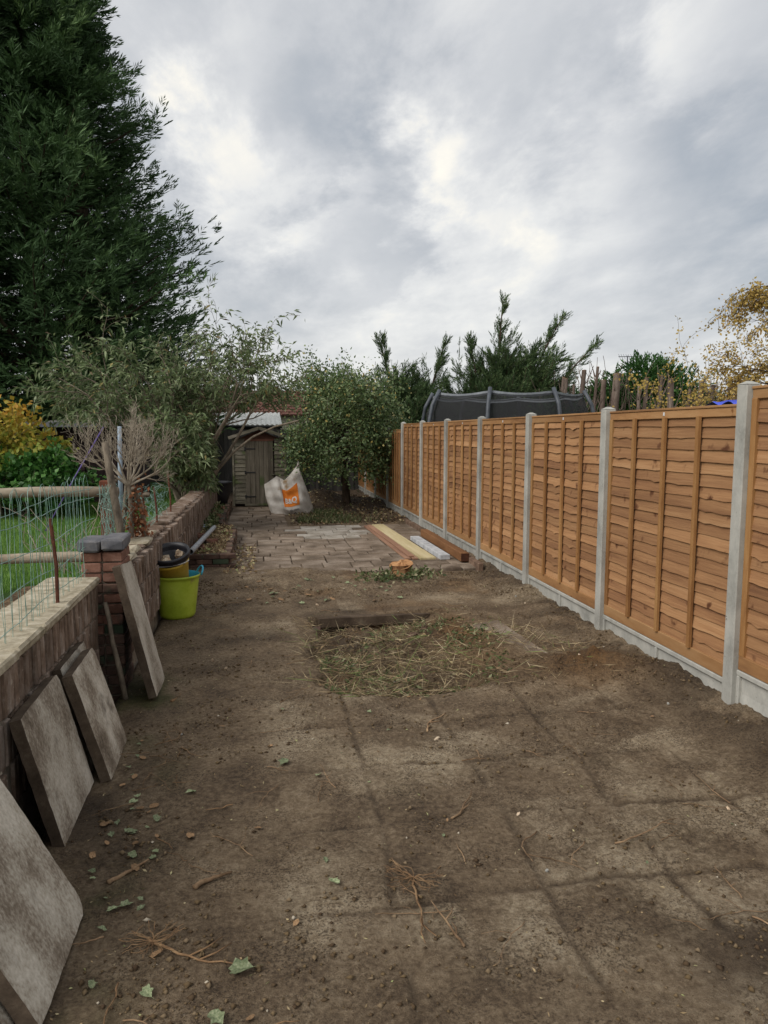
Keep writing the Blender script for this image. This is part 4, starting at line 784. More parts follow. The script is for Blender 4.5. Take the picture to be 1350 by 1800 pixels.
# ------------------------------------------------------------------ conifers (feathery sprays on drooping limbs)
def sprays(P,D,size,k,width,spread,tint,upt=.15):
    """each spray: k slim leaflets fanned in a drooping plane along D"""
    n=len(P); D=unit(D); up=np.tile([0,0,1.],(n,1)); S=unit(np.cross(D,up+rng.normal(size=(n,3))*.35)); Vs=[];T=[]
    size=np.broadcast_to(size,(n,))
    for j in range(k):
        f=j/(k-1); base=P+D*(size*f*.75)[:,None]; sg=1 if j%2 else -1
        dr=unit(D*1.0+S*sg*spread*(1-.6*f)+rng.normal(size=(n,3))*.16+up*upt*.2) if j<k-1 else D
        ln=size*(.62-.28*f)*rng.uniform(.75,1.25,n); wd=width*rng.uniform(.7,1.2,n); nn_=unit(np.cross(dr,rng.normal(size=(n,3))))
        a=base; b_=base+dr*(ln*.45)[:,None]+nn_*(wd*.5)[:,None]; c=base+dr*ln[:,None]; d=base+dr*(ln*.45)[:,None]-nn_*(wd*.5)[:,None]
        Vs.append(np.stack([a,b_,c,d],1)); T.append(np.repeat((tint+rng.normal(size=n)*.07)[:,None],4,1))
    V=np.concatenate(Vs,0).reshape(-1,3); m=len(V)//4; i=np.arange(m)[:,None]*4
    return V,i+np.array([[0,1,2,3]]),np.clip(np.concatenate(T,0).ravel(),0,1)
def cypress(name,label,loc,H,prof,nb,per,mt,size,width,k=9,zmin=.0,droop=-.25,lift=.5,lean=(0,0),az=None,tw=.2,inner=.15,group=None):
    t=thing(name,label,'tree',loc,(0,0,0),group); Pn=[];Dn=[];Tn=[]; out=[]
    nst=[(0,0)] if tw<.3 else [(0,0),(1.3,-.4),(-1.4,.3)]
    for (dx,dy) in nst: out.append(([Vector((dx,dy,-.2)),Vector((dx*1.1+lean[0]*.3,dy*1.1,H*.3)),Vector((dx*.9+lean[0]*.6,dy*.8,H*.65)),Vector((lean[0],lean[1],H*.97))],[tw,tw*.8,tw*.45,.02]))
    for i in range(nb):
        f=zmin+(1-zmin)*(1-(1-rng.random())**.75); a=rng.uniform(0,6.283) if az is None else rng.uniform(*az); z=H*f
        L_=prof(f,a)*rng.uniform(.72,1.08); o_=np.array([lean[0]*f,lean[1]*f,z]); d=np.array([math.cos(a),math.sin(a),0.])
        e0=rng.uniform(-.05,.25); s=np.linspace(inner,1,per)+rng.uniform(-.02,.02,per)
        path=o_+d*(L_*s)[:,None]; path[:,2]+=L_*(e0*s+droop*s**2+lift*.5*s**4)
        tan=np.tile(d,(per,1)); tan[:,2]+=e0+2*droop*s+2*lift*s**3
        j=rng.normal(size=(per,3))*np.array([1.,1.,.45])*(.10+.055*L_)*(1.15-.6*s)[:,None];  ang=rng.normal(size=per)*.75; ca,sa=np.cos(ang),np.sin(ang)
        td=np.stack([tan[:,0]*ca-tan[:,1]*sa,tan[:,0]*sa+tan[:,1]*ca,tan[:,2]+rng.normal(size=per)*.3],-1)
        Pn.append(path+j); Dn.append(td); Tn.append(.18+.5*s*rng.uniform(.7,1.2)+rng.normal()*.10)  # tint dark inside, paler outward: crown shade and lit tips painted in
        if i%3==0: out.append(([Vector(o_),Vector(path[per//2]),Vector(path[-2])],[max(.012,L_*.012),max(.008,L_*.007),.004]))
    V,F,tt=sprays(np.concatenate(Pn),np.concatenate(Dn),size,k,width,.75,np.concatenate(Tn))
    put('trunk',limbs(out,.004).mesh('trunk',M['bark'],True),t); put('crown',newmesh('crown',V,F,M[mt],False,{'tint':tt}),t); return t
def leyprof(f,a):
    base=6.15*(1-f)**.82*(.78+.22*min(1,f/.2)) ; return max(.35,base*(1+.10*math.sin(a*5+f*19)+.08*math.sin(a*3-f*31)))
cypress('cypress_tree','giant dark green cypress tree towering behind the neighbouring lawn',(-6.3,23.2,.1),18.2,leyprof,900,62,'ley',rng.uniform(.22,.52,900*62),.036,10,.08,-.16,.5,tw=.42,inner=.28)
def wispy(label,loc,leaders,nb,r0):
    """juniper-like tree: several leaders with ascending side limbs and loose feathery tips"""
    t=thing('juniper_tree',label,'tree',loc); out=[];tips=[]
    sp=dict(seg=5,wander=.07,trop=[.10,.25,.0],taper=.3,levels=1,leaflev=0,kids=[2,0],ang=(.35,.8),lr=(.35,.6),first=1,prob=.8)
    for (tx,ty,tz) in leaders:
        T=Vector((tx,ty,tz)); B=Vector((tx*.12,ty*.1,0)); C_=Vector((tx*.35,ty*.4,tz*.55)); pts=[B*(1-f)**2+C_*2*f*(1-f)+T*f*f for f in np.linspace(0,1,14)]
        out.append((pts,[.09*(1-i/14)+.008 for i in range(14)])); dn=(pts[-1]-pts[-2]).normalized()
        for q in range(nb):
            f=.2+.78*R_.random()**1.25; i=min(12,int(f*13)); p=pts[i].lerp(pts[i+1],f*13-i); ax=(pts[i+1]-pts[i]).normalized(); a=R_.uniform(0,6.283); sd_=ax.orthogonal().normalized(); sd_.rotate(Matrix.Rotation(a,3,ax)); d=(sd_*R_.uniform(.8,1.2)*(1.05-.55*f)+ax*(R_.uniform(.2,.6)+1.1*f)+Vector((.2,0,.02)))
            grow(p,d,max(.3,r0*(1-f)**1.15*R_.uniform(.5,1.6)),.012,0 if f<.62 else 1,out,tips,sp)
        for q in range(4): tips.append((pts[-1-q%4].copy(),dn,0))
    P_=np.repeat(np.array([q[0] for q in tips]),2,0); D=np.repeat(np.array([q[1] for q in tips]),2,0); n=len(P_); P_=P_+rng.normal(size=(n,3))*.035; D=unit(D+rng.normal(size=(n,3))*.16)
    V,F,tt=sprays(P_,D,rng.uniform(.14,.34,n),7,.024,.5,.15+.7*rng.random(n)*np.clip(.4+P_[:,2]/6,0,1)); print('wispy',n)
    put('trunk',limbs(out,.006).mesh('trunk',M['bark'],True),t); put('crown',newmesh('crown',V,F,M['con'],False,{'tint':tt}),t)
wispy('dark spreading conifer with two thin tips behind the apple tree',(5.0,24.6,0),[(-1.05,0,4.85),(1.2,0,4.9),(.1,.2,3.8),(-.7,-.3,3.2),(.1,-.4,3.1),(1.5,.3,3.0)],56,1.7)
wispy('tall wind-swept feathery conifer behind the trampoline, leaning towards the cut trunks',(8.0,25,0),[(.3,0,6.35),(-.8,.2,4.9),(2.6,.2,5.95),(1.55,0,4.8),(3.8,0,5.0),(0,-.5,4.0),(1.3,-.4,3.5),(-1.7,0,3.4),(2.4,-.2,3.4)],64,2.1)
def bushcrown(center,radii,n,ln,wd,mt,seed=0,lob=9,flo=0,tintf=None,droop=.2):
    r=np.random.default_rng(seed); L_=[]
    c=r.normal(size=(lob,3)); c=unit(c)*np.array(radii)*.62; c[:,2]=np.abs(c[:,2])*(1 if flo else 1)-(0 if flo else 0)
    k=r.integers(0,lob,n); q=unit(r.normal(size=(n,3)))*(r.random((n,1))**.45); P_=np.array(center)+c[k]+q*np.array(radii)*.5
    D=unit(q+r.normal(size=(n,3))*.7+np.array([0,0,-droop])); return P_,D
hg=thing('hedge_bush','dense dark green clipped cypress bush behind the cut trunks','bush',(15.2,27,0))
P_,D=bushcrown((0,0,2.0),(2.9,1.6,2.5),4800,.4,.05,'hedge',3,14); D[:,2]+=.5
V,F,t_=sprays(P_,D,.42,6,.07,.7,.2+.5*rng.random(len(P_))); put('crown',newmesh('crown',V,F,M['hedge'],False,{'tint':t_}),hg); put('stem',MB().tube([(0,0,-.2),(0,0,2),(0,0,3.6)],[.16,.1,.03],8).mesh('stem',M['bark']),hg)
# cut trunks beyond the fence
pz=[(7.75,18.6,3.3,.06),(7.95,18.4,3.25,.07),(8.1,18.2,3.45,.08),(8.25,18.5,3.1,.05),(8.55,18.3,3.55,.05),(8.75,18.1,3.2,.09),(9.0,18.0,3.36,.13),(9.85,18.1,3.1,.06),(10.0,18.2,3.28,.07),(10.2,18.0,3.32,.065),(10.55,18.1,3.0,.05),(10.65,17.9,3.24,.11),(11.1,18.1,3.0,.06),(11.4,17.9,3.2,.09),(11.8,18.,3.1,.07),(12.2,17.8,3.2,.08)]
words=['thin first','second','third, leaning','slim fourth','tall slim fifth','sixth','thickest seventh','eighth','ninth','tenth','short eleventh','thick forked twelfth','thirteenth','fourteenth','fifteenth','sixteenth']
for (x,y,h,r),wd_ in zip(pz,words):
    r*=.78
    t=thing('cut_trunk',wd_+' bare sawn-off trunk counted from the wind-swept conifers towards the birch','tree trunk',(x,y,0),(R_.uniform(-.04,.04),R_.uniform(-.05,.05),0),'row of cut-off trunks')
    put('stem',MB().tube([(0,0,-.1),(.03,0,h*.4),(-.02,.02,h*.75),(0,0,h)],[r*1.15,r*1.05,r,r*.95],9,False).mesh('stem',M['logs'],True),t)
    put('cut_top',MB().tube([(0,0,h-.002),(0,0,h+.006)],r*.93,9).mesh('cut_top',M['cutwood']),t)
    for q in range(R_.randint(3,7)):
        a=R_.uniform(0,6.28); z=R_.uniform(h*.6,h*.95); ll=R_.uniform(.1,.55)
        put('side_stub',MB().tube([(0,0,z),(math.cos(a)*r*1.5,math.sin(a)*r,z+.05),(math.cos(a)*(r+ll*.4),math.sin(a)*(r+ll*.4),z+ll)],[.02,.016,.006],5).mesh('side_stub',M['logs']),t)
iv=thing('ivy_bush','dark glossy ivy bush at the foot of the cut trunks by the trampoline','bush',(7.6,18.2,0)); P_,D=bushcrown((0,0,1.3),(1.0,.7,1.6),2600,.1,.08,'hedge',8,9)
V,F,t_=leafmesh(P_,D,.12,.10,.1); put('crown',newmesh('crown',V,F,M['hedge'],False,{'tint':t_*.6}),iv); put('stem',MB().tube([(0,0,-.1),(0,0,1.4)],.05,6).mesh('stem',M['bark']),iv)
th=thing('brushwood_thicket','tangle of thin bare brown stems standing among the cut trunks','thicket',(9.6,18.6,0)); out=[];tp_=[]
for _ in range(90): grow((R_.uniform(-2.,3.0),R_.uniform(-.4,.5),0),(R_.gauss(0,.1),R_.gauss(0,.1),1),R_.uniform(2.5,3.25),.016,0,out,tp_,dict(seg=5,wander=.06,trop=[0,0],taper=.4,levels=1,leaflev=9,kids=[1,0],ang=(.2,.6),lr=(.12,.25),first=2))
put('stems',limbs(out,.006).mesh('stems',M['logs']),th)
# trampoline
tr=thing('trampoline','large trampoline with black safety net and curved grey poles behind the fence','trampoline',(5.55,16.4,0))
NP=8; RT=1.95; ht=[]
for k in range(NP):
    a=6.2832*(k+.35)/NP; c,s_=math.cos(a),math.sin(a); hh=2.78; ht.append((a,hh))
    pts=[(c*(RT+.02),s_*(RT+.02),.0),(c*(RT+.06),s_*(RT+.06),1.2),(c*(RT+.05),s_*(RT+.05),2.0),(c*(RT-.04),s_*(RT-.04),2.45),(c*(RT-.22),s_*(RT-.22),hh)]
    put('pole',MB().tube(pts,.042,10).mesh('pole',M['tramp_pole'],True),tr)
V=[];F=[];n=64
def rt(a,z): 
    k=(a/6.2832*NP-.35)%1; sag=4*k*(1-k); return (RT-.24)*(1-.045*sag) if z>2.6 else (RT-.10)*(1-.03*sag)
for z in (.85,1.7,2.3,2.72):
    for i in range(n): a=6.2832*i/n; k=(a/6.2832*NP-.35)%1; r=rt(a,z); V.append((r*math.cos(a),r*math.sin(a),z-(.06*4*k*(1-k) if z>2.6 else 0)))
F=[(j*n+i,j*n+(i+1)%n,(j+1)*n+(i+1)%n,(j+1)*n+i) for j in range(3) for i in range(n)]
put('net',newmesh('net',V,F,M['net'],True),tr)
V=[]
for dz in (-.07,.012):
    for i in range(n): a=6.2832*i/n; k=(a/6.2832*NP-.35)%1; r=rt(a,2.72)+.012; V.append((r*math.cos(a),r*math.sin(a),2.72+dz-.06*4*k*(1-k)))
put('top_band',newmesh('top_band',V,[(i,(i+1)%n,n+(i+1)%n,n+i) for i in range(n)],M['band'],True),tr)
put('bed_rim',MB().lathe([(1.6,.86),(1.85,.9),(1.9,.84),(1.6,.82)],40).mesh('bed_rim',M['tramp_pole'],True),tr); put('mat',MB().lathe([(1.62,.85),(.001,.84)],40).mesh('mat',M['black']),tr)
tp=thing('tarpaulin','crumpled blue tarpaulin just showing over the fence under the birch','tarpaulin',(7.72,11.2,0)); gxx,gyy=np.meshgrid(np.linspace(-.25,.9,24),np.linspace(-.5,.6,16)); zz=2.35+.10*gxx+fbm(gxx+9,gyy,2.2,4,2)*.22-.35*np.maximum(0,np.abs(gyy)-.25); idx=np.arange(24*16).reshape(16,24)
put('sheet',newmesh('sheet',np.stack([gxx,gyy,zz],-1).reshape(-1,3),np.stack([idx[:-1,:-1],idx[:-1,1:],idx[1:,1:],idx[1:,:-1]],-1).reshape(-1,4),M['blue'],True),tp); put('stack',MB().bevbox((.3,0,1.08),(1.1,.7,2.1),.03).mesh('stack',M['darkshed']),tp)
# ------------------------------------------------------------------ broadleaf plants
def shrub(name,label,loc,stems,spec,leaf,mt,barkm,cat='tree',flowers=None,per=3,minr=.003,group=None):
    t=thing(name,label,cat,loc,(0,0,0),group); out=[];tips=[]
    for (p,d,ln,r) in stems: grow(p,d,ln,r,0,out,tips,spec)
    kp=spec.get('keep')
    if kp: out=[q for q in out if kp(q[0][-1]) or q[1][0]>.024]; tips=[q for q in tips if kp(q[0])]
    put('trunk',limbs(out,minr).mesh('trunk',M[barkm],True),t)
    if leaf and tips:
        P_=np.array([q[0] for q in tips]);D=np.array([q[1] for q in tips]); P_=np.repeat(P_,per,0);D=np.repeat(D,per,0); n=len(P_)
        P_=P_+rng.normal(size=(n,3))*leaf['scat']; D=unit(D*.7+rng.normal(size=(n,3))*.8+np.array([0,0,leaf['down']]))
        V,F,t_=leafmesh(P_,D,rng.uniform(.7,1.2,n)*leaf['ln'],rng.uniform(.7,1.2,n)*leaf['wd'],leaf.get('fold',.15),leaf['tint'](rng.random(n),P_),leaf.get('droop',0)); put('crown',newmesh('crown',V,F,M[mt],False,{'tint':np.clip(t_,0,1)}),t); print(label[:30],'leaves',n)
    return t,out,tips
# buddleia: arching stems
spec=dict(seg=6,wander=.10,trop=[-.2,-.1,-.5,-1.],taper=.45,levels=2,leaflev=1,kids=[2,2,0],ang=(.4,1.0),lr=(.26,.44),first=1,prob=.85,keep=lambda p: (p.z>1.66 or -.6<p.x<.62) and (p.z>2.0 or p.x<.45))
stm=[]
for k in range(19):
    tx=-2.0+4.3*(k+.5)/19+R_.uniform(-.2,.2); tz=2.42-.10*abs(tx-.3)**1.3+R_.uniform(-.35,.35); ty=R_.uniform(-1.2,1.0); d=Vector((tx,ty,tz)); stm.append(((R_.uniform(-.2,.2),R_.uniform(-.2,.2),0),(tx*.62,ty*.6,tz*1.12),d.length*.98,R_.uniform(.025,.045)))
for k in range(10): a=R_.uniform(0,6.28); stm.append(((R_.uniform(-.25,.25),R_.uniform(-.2,.2),0),(math.cos(a)*.5+.2,math.sin(a)*.5,1.1),R_.uniform(1.0,2.0),.02))
_,out,tips=shrub('buddleia_tree','large arching buddleia with long drooping grey-green leaves left of the shed',(-1.35,14.5,LZ-.02),stm,spec,dict(ln=.135,wd=.036,scat=.04,down=-.30,droop=.2,tint=lambda r,P_: r**1.2*.88+.12*(r>.97)),'bud','greytwig',per=2)
# apple tree
spec=dict(seg=5,wander=.16,trop=[.25,.2,.3,.3],taper=.4,levels=3,leaflev=2,kids=[2,1,1,0],ang=(.45,1.0),lr=(.45,.62),first=1,prob=.8)
stm=[((0,0,1.25),(math.cos(a)*.95,math.sin(a)*.8,q),R_.uniform(1.15,1.5),.05) for a,q in ((3.3,.55),(3.0,.95),(2.4,.8),(4.2,.7),(5.,.6),(.2,.6),(.7,.9),(1.5,.8),(5.8,.9),(1.8,1.6),(4.,1.6),(0.,1.9),(3.1,1.9),(.4,2.2),(2.6,2.4),(5.5,2.2))]+[((0,0,.95),(math.cos(a)*.95,math.sin(a)*.8,q),R_.uniform(.9,1.25),.03) for a,q in ((3.2,.05),(4.0,-.05),(4.7,.0),(5.4,.05),(.1,.1),(2.6,.15),(3.6,.3),(5.0,.3))]
spec['keep']=lambda p: not(p.x<-.85 and 1.95<p.z<2.5) and p.x>-1.5 and p.z>.78
apple,_,_=shrub('apple_tree','leafy apple tree with short trunk between the bag and the fence corner',(2.05,18.3,.05),stm,spec,dict(ln=.085,wd=.050,scat=.15,down=-.15,tint=lambda r,P_: r*.88+.12*(r>.94)),'apple','bark',per=3)
put('lower_trunk',MB().tube([(.02,0,-.2),(.05,0,.1),(.03,0,.5),(-.03,.01,.9),(0,0,1.35)],[.14,.105,.09,.085,.08],12,False).mesh('lower_trunk',M['bark'],True),apple)
# yellow bush, green bush
spec=dict(seg=5,wander=.12,trop=[.1,.1,.0],taper=.4,levels=2,leaflev=1,kids=[2,1,0],ang=(.3,.8),lr=(.4,.6),first=1,prob=.8)
stm=[((R_.uniform(-.3,.3),R_.uniform(-.25,.25),0),(R_.gauss(0,.5),R_.gauss(0,.4),1),R_.uniform(.8,1.32),.013) for _ in range(34)]
shrub('yellow_bush','yellow-leaved autumn bush by the grey board fence on the lawn edge',(-4.8,14.4,LZ),stm,spec,dict(ln=.10,wd=.085,scat=.05,down=-.5,tint=lambda r,P_: np.clip(.02+.42*P_[:,2]+.5*(r-.5),0,1)),'yellowleaf','greytwig','bush',per=3)
stm=[((R_.uniform(-.3,.3),R_.uniform(-.25,.25),0),(R_.gauss(0,.6),R_.gauss(0,.4),.9),R_.uniform(.5,.85),.012) for _ in range(28)]
shrub('green_bush','round leafy green bush in front of the dark shed',(-3.95,13.9,LZ),stm,spec,dict(ln=.10,wd=.09,scat=.05,down=-.4,tint=lambda r,P_: r*.9),'greenbush','greytwig','bush',per=3)
# bare pruned shrub rising over the wall
spec=dict(seg=5,wander=.16,trop=[.5,.7,.6,.4],taper=.35,levels=3,leaflev=9,kids=[2,2,1,0],ang=(.35,.8),lr=(.40,.58),first=1,prob=.76)
stm=[((0,0,.45),(math.cos(a)*.75,math.sin(a)*.75,q),R_.uniform(.42,.58),.014) for a,q in ((.1,.55),(.6,.9),(1.4,.8),(2.2,.8),(2.9,.75),(3.4,.6),(4.2,.9),(5.0,.7),(5.7,.8),(0.3,1.5),(3.,1.6),(6.1,.45))]
sb,_,_=shrub('bare_shrub','leafless pruned shrub with a pale tangle of twigs above the wire fence',(-1.22,7.2,.95),stm,spec,None,None,'paletwig','shrub',minr=.0014)
b=MB()
for (x,y) in ((0,0),(.12,.1),(-.1,.08)): b.tube([(x*1.4,y,-.55),(x*1.2,y,-.1),(x*.8+.02,y,.2),(x*.2,y*.2,.5)],[.035,.032,.03,.022],7,False)
put('lower_stem',b.mesh('lower_stem',M['greytwig'],True),sb)
for p,r in (((.05,.0,.42),.035),((-.15,.05,.5),.03),((.18,-.03,.36),.045),((-.02,.04,.62),.028)): put('pruning_knob',lump('greytwig',r,int(r*1e4),8),sb,p)
P_=rng.normal(size=(420,3))*np.array([.06,.06,.22])+np.array([.07,.03,.0]); V,F,t_=leafmesh(P_,rng.normal(size=(420,3))+np.array([0,0,-.7]),.055,.035,.3); put('dead_leaves',newmesh('dead_leaves',V,F,M['copper'],False,{'tint':t_}),sb)
sb.scale=(.86,.86,.92)
put('dead_stem',MB().tube([(.03,-.1,.72),(-.02,-.08,.95),(-.06,-.05,1.2),(-.10,-.02,1.45),(-.13,0,1.68)],[.034,.034,.032,.03,.026],8).mesh('dead_stem',M['greytwig'],True),None,(-1.10,6.25,.1),label='grey dead stem leaning over the wall behind the brick pier',cat='stem')
sf=thing('low_bare_shrub','low thicket of thin bare stems behind the red-brown fence post','shrub',(-2.0,8.2,LZ)); out=[];tp_=[]
for _ in range(16): grow((R_.uniform(-.3,.3),R_.uniform(-.2,.2),0),(R_.gauss(0,.5),R_.gauss(0,.4),1),R_.uniform(.4,.7),.007,0,out,tp_,dict(seg=4,wander=.15,trop=[0,0],taper=.4,levels=1,leaflev=9,kids=[1,0],ang=(.3,.8),lr=(.4,.6),first=1))
put('stems',limbs(out,.003).mesh('stems',M['paletwig']),sf)
# birch beyond the fence
spec=dict(seg=6,wander=.10,trop=[-.2,-.5,-1.3,-1.5],taper=.35,levels=2,leaflev=1,kids=[2,2,0],ang=(.35,.9),lr=(.35,.55),first=1,prob=.85)
stm=[]
for k in range(20):
    z=R_.uniform(.9,4.3); a=math.pi+R_.uniform(-.9,.9); stm.append(((0,0,z),(math.cos(a),math.sin(a)*.8,R_.uniform(.1,.6)),R_.uniform(1.0,1.75)*(1.15-.12*z),.016))
for k in range(10): a=R_.uniform(-1.6,1.6); z=R_.uniform(1.5,4.4); stm.append(((0,0,z),(math.cos(a),math.sin(a),.5),R_.uniform(1.,1.8),.016))
br,_,_=shrub('birch_tree','golden autumn birch tree beyond the fence near the blue tarpaulin',(9.15,11.6,0),stm,spec,dict(ln=.055,wd=.042,scat=.05,down=-.5,tint=lambda r,P_: r),'birch','bark',per=1)
put('main_stem',MB().tube([(.1,0,-.1),(.05,0,1.5),(0,0,3.),(-.05,0,4.6),(-.3,0,5.8)],[.10,.085,.06,.03,.008],10,False).mesh('main_stem',M['greytwig'],True),br)
stm=[((R_.uniform(-.5,.5),R_.uniform(-.3,.3),0),(R_.gauss(-.15,.5),R_.gauss(0,.4),1),R_.uniform(2.0,3.0),.02) for _ in range(22)]
shrub('yellow_shrub','loose yellow-green shrub between the cut trunks and the birch',(10.3,15.4,0),stm,dict(seg=6,wander=.12,trop=[0,-.3,-.5],taper=.4,levels=2,leaflev=1,kids=[1,1,0],ang=(.3,.9),lr=(.3,.5),first=2,prob=.8),dict(ln=.07,wd=.055,scat=.06,down=-.4,tint=lambda r,P_: r*.6),'birch','bark','shrub',per=2)
# ------------------------------------------------------------------ weeds, cuttings and loose things on the soil
def scatter_leaves(name,label,cat,xy,zf,ln,wd,mt,flat=.25,lift=.01,tint=None,par=None):
    x,y=xy; n=len(x); P_=np.stack([x,y,zf(x,y)+lift*rng.random(n)],-1); D=rng.normal(size=(n,3)); D[:,2]*=flat; V,F,t_=leafmesh(P_,D,rng.uniform(.5,1.3,n)*ln,rng.uniform(.5,1.3,n)*wd,.2,tint); 
    return put(name,newmesh(name,V,F,M[mt],False,{'tint':np.clip(t_,0,1)}),label=label,cat=cat,kind='stuff')
n=11500; x=rng.uniform(.25,2.65,n); y=rng.uniform(4.95,7.25,n); k=(np.maximum.reduce([pit(x,y),.45*pit(x-.2,y),.45*pit(x+.15,y),.4*pit(x,y+.14),.85*bump2(x,y,2.0,5.75,.5,.65)])*(.22+1.5*fbm(x,y,2.6,4,33,.6)+.35*bump2(x,y,1.0,5.6,.7,.55)*1.6)>rng.random(n)*.62); x,y=x[k],y[k]; n=len(x)
P_=np.stack([x,y,G(x,y)+rng.uniform(0,.06,n)],-1); D=rng.normal(size=(n,3)); D[:,2]=np.abs(D[:,2])*.35-.05
V,F,t_=leafmesh(P_,D,rng.uniform(.04,.18,n)+.25*rng.random(n)**8,rng.uniform(.002,.0055,n),.1,np.where(rng.random(n)<.16,rng.uniform(.85,1,n),rng.uniform(.05,.78,n))); put('dry_cuttings',newmesh('dry_cuttings',V,F,M['drygrass'],False,{'tint':t_}),label='dry straw and weed cuttings strewn in the dug pit',cat='cuttings',kind='stuff')
n=2600; x=rng.uniform(.45,2.1,n); y=5.1+2.0*rng.random(n); k=pit(x,y)>.25; k&=(fbm(x,y,3,4,35)>-.01); scatter_leaves('pit_weeds','small green weed leaves growing in the dug pit','weeds',(x[k],y[k]),G,.05,.018,'weed',.6,.06)
n=520; a=rng.uniform(0,6.28,n); r=.12+.36*rng.random(n)**1.6; scatter_leaves('stump_weeds','green ivy and weeds round the cut stump','weeds',(1.74+r*np.cos(a)*1.3,9.22+r*np.sin(a)*.8),G,.065,.035,'weed',.8,.09)
x=rng.uniform(.75,2.6,3200); y=rng.uniform(15.0,17.3,3200); k=fbm(x,y,2.2,4,51)+.10-.30*np.abs(x-1.45)-.10*np.abs(y-16)>rng.normal(size=3200)*.12; V,F,t_=blades(0,(x[k],y[k]),lambda a_,b_:G(a_,b_),.04,.14,.011,1.2); put('weed_patch',newmesh('weed_patch',V,F,M['weed'],False,{'tint':np.clip(t_*.9,0,1)}),label='patch of low green weeds beside the bulk bag and apple tree',cat='weeds',kind='stuff')
x=rng.uniform(.6,3.0,2600); y=rng.uniform(14.8,21,2600); scatter_leaves('leaf_heap','brown fallen leaves over the heap by the apple tree','leaf litter',(x,y),G,.07,.045,'bits',.4,.03,rng.random(2600)**1.5)
x=np.concatenate([rng.uniform(-1.08,-.5,1300),rng.uniform(-.5,-.1,350)]); y=np.concatenate([rng.uniform(10.3,13.4,1300),rng.uniform(9.7,12.2,350)]); zf=lambda a_,b_: np.where(a_<-.5,.20,.02)+0*b_
scatter_leaves('bed_litter','dry leaf litter on the raised bed and beside its corner','leaf litter',(x,y),zf,.055,.035,'bits',.5,.02,.25+.75*rng.random(1650))
x=rng.uniform(-1.05,-.8,420);y=rng.uniform(12.6,16.8,420); scatter_leaves('bed_weeds','green weeds at the foot of the old wall in the raised bed','weeds',(x,y),lambda a_,b_:.2+0*a_,.09,.05,'weed',.8,.12)
# small bits all over the bare soil
n=6000; y=1.9+8.0*rng.random(n)**1.15; x=rng.uniform(-.95,3.0,n); dens=.28+.9*np.exp(-((x+.75)/.4)**2)+.5*(y>7.8); k=rng.random(n)<dens; scatter_leaves('soil_litter','tiny dead leaf scraps and chips scattered on the bare soil','leaf litter',(x[k],y[k]),G,.020,.007,'bits',.35,.004,rng.random(k.sum())**.8)
n=110000; y=1.7+8.2*rng.random(n)**1.2; x=rng.uniform(-1.0,3.05,n); dens=.30+1.0*sstep(2.3,3,x)+.6*pit(x,y)+.5*(x<-.2)+.4*joints(x,y)+.5*((y>7.9)&(y<9.6)); dens=dens+.9*bump2(x,y,2.4,5.3,.4,.35)+.8*bump2(x,y,1.9,6.6,.35,.6); k=(rng.random(n)<dens*np.clip(.22+3.0*(fbm(x,y,2.6,4,66,.6)),0,1.3)); x,y=x[k],y[k]; n=len(x)
s=.002+.013*rng.random(n)**5; base=unit(np.array([[1,1,1],[1,-1,-1],[-1,1,-1],[-1,-1,1]],float)); oc=np.array([[1,0,0],[-1,0,0],[0,1,0],[0,-1,0],[0,0,1],[0,0,-1]],float); of=np.array([[0,2,4],[2,1,4],[1,3,4],[3,0,4],[2,0,5],[1,2,5],[3,1,5],[0,3,5]])
V=(oc[None]*rng.uniform(.35,1.5,(n,6,1))*np.array([1,1,.65])*s[:,None,None])+np.stack([x,y,G(x,y)+s*.4],-1)[:,None]; F=(np.arange(n)[:,None,None]*6+of[None]).reshape(-1,3)
put('soil_crumbs',newmesh('soil_crumbs',V.reshape(-1,3),F,M['clods'],False,{'tint':np.repeat(np.where(rng.random(n)<.012,1,rng.random(n)*.9),6)}),label='loose crumbs of soil and grit over the bare ground',cat='soil crumbs',kind='stuff')
# single leaves and twigs that can be picked out
def ivyleaf(seed,lobes,mt):
    r=random.Random(seed); pts=[]; n=5 if lobes else 8
    if lobes:
        for k in range(11):
            a=-2.5+5.0*k/10; rr=(1. if k%2 else .78)*r.uniform(.62,1.1)*(1.15 if k==5 else 1); pts.append((math.sin(a)*rr*.46,math.cos(a)*rr*.5,r.uniform(-.02,.06)+.16*rr*abs(math.sin(a+r.uniform(-.4,.4)))))
    else:
        for k in range(11): a=-2.9+5.8*k/10; pts.append((math.sin(a)*.30*r.uniform(.9,1.1),math.cos(a)*.5,r.uniform(-.02,.1)))
    V=[(0,0,.02),(0,-.5,.01)]+pts; F=[(0,i+3,i+2) for i in range(10)]+[(0,2,1),(0,1,12)]
    V+=[(x,y,z-.012) for x,y,z in V]; m=13; F+=[tuple(m+i for i in reversed(f)) for f in F[:12]]
    V+=[(.01,-.5,.012),(-.01,-.5,.012),(.05,-.95,.0)]; F.append((26,27,28))
    return newmesh('fallen_leaf',V,F,M[mt])
IV=[ivyleaf(k,True,'ivyleaf') for k in range(5)]; PL=[ivyleaf(10+k,False,'brownleaf') for k in range(4)]; DK=[ivyleaf(20+k,True,'hedgeleaf' if 'hedgeleaf' in M else 'ivyleaf') for k in range(2)]
def leafat(x,y,s,m,label,group): put('fallen_leaf',R_.choice(m),None,(x,y,gz(x,y)+.008+.05*s),(R_.uniform(-.3,.3),R_.uniform(-.3,.3),R_.uniform(0,6.28)),s,label,'leaf',group)
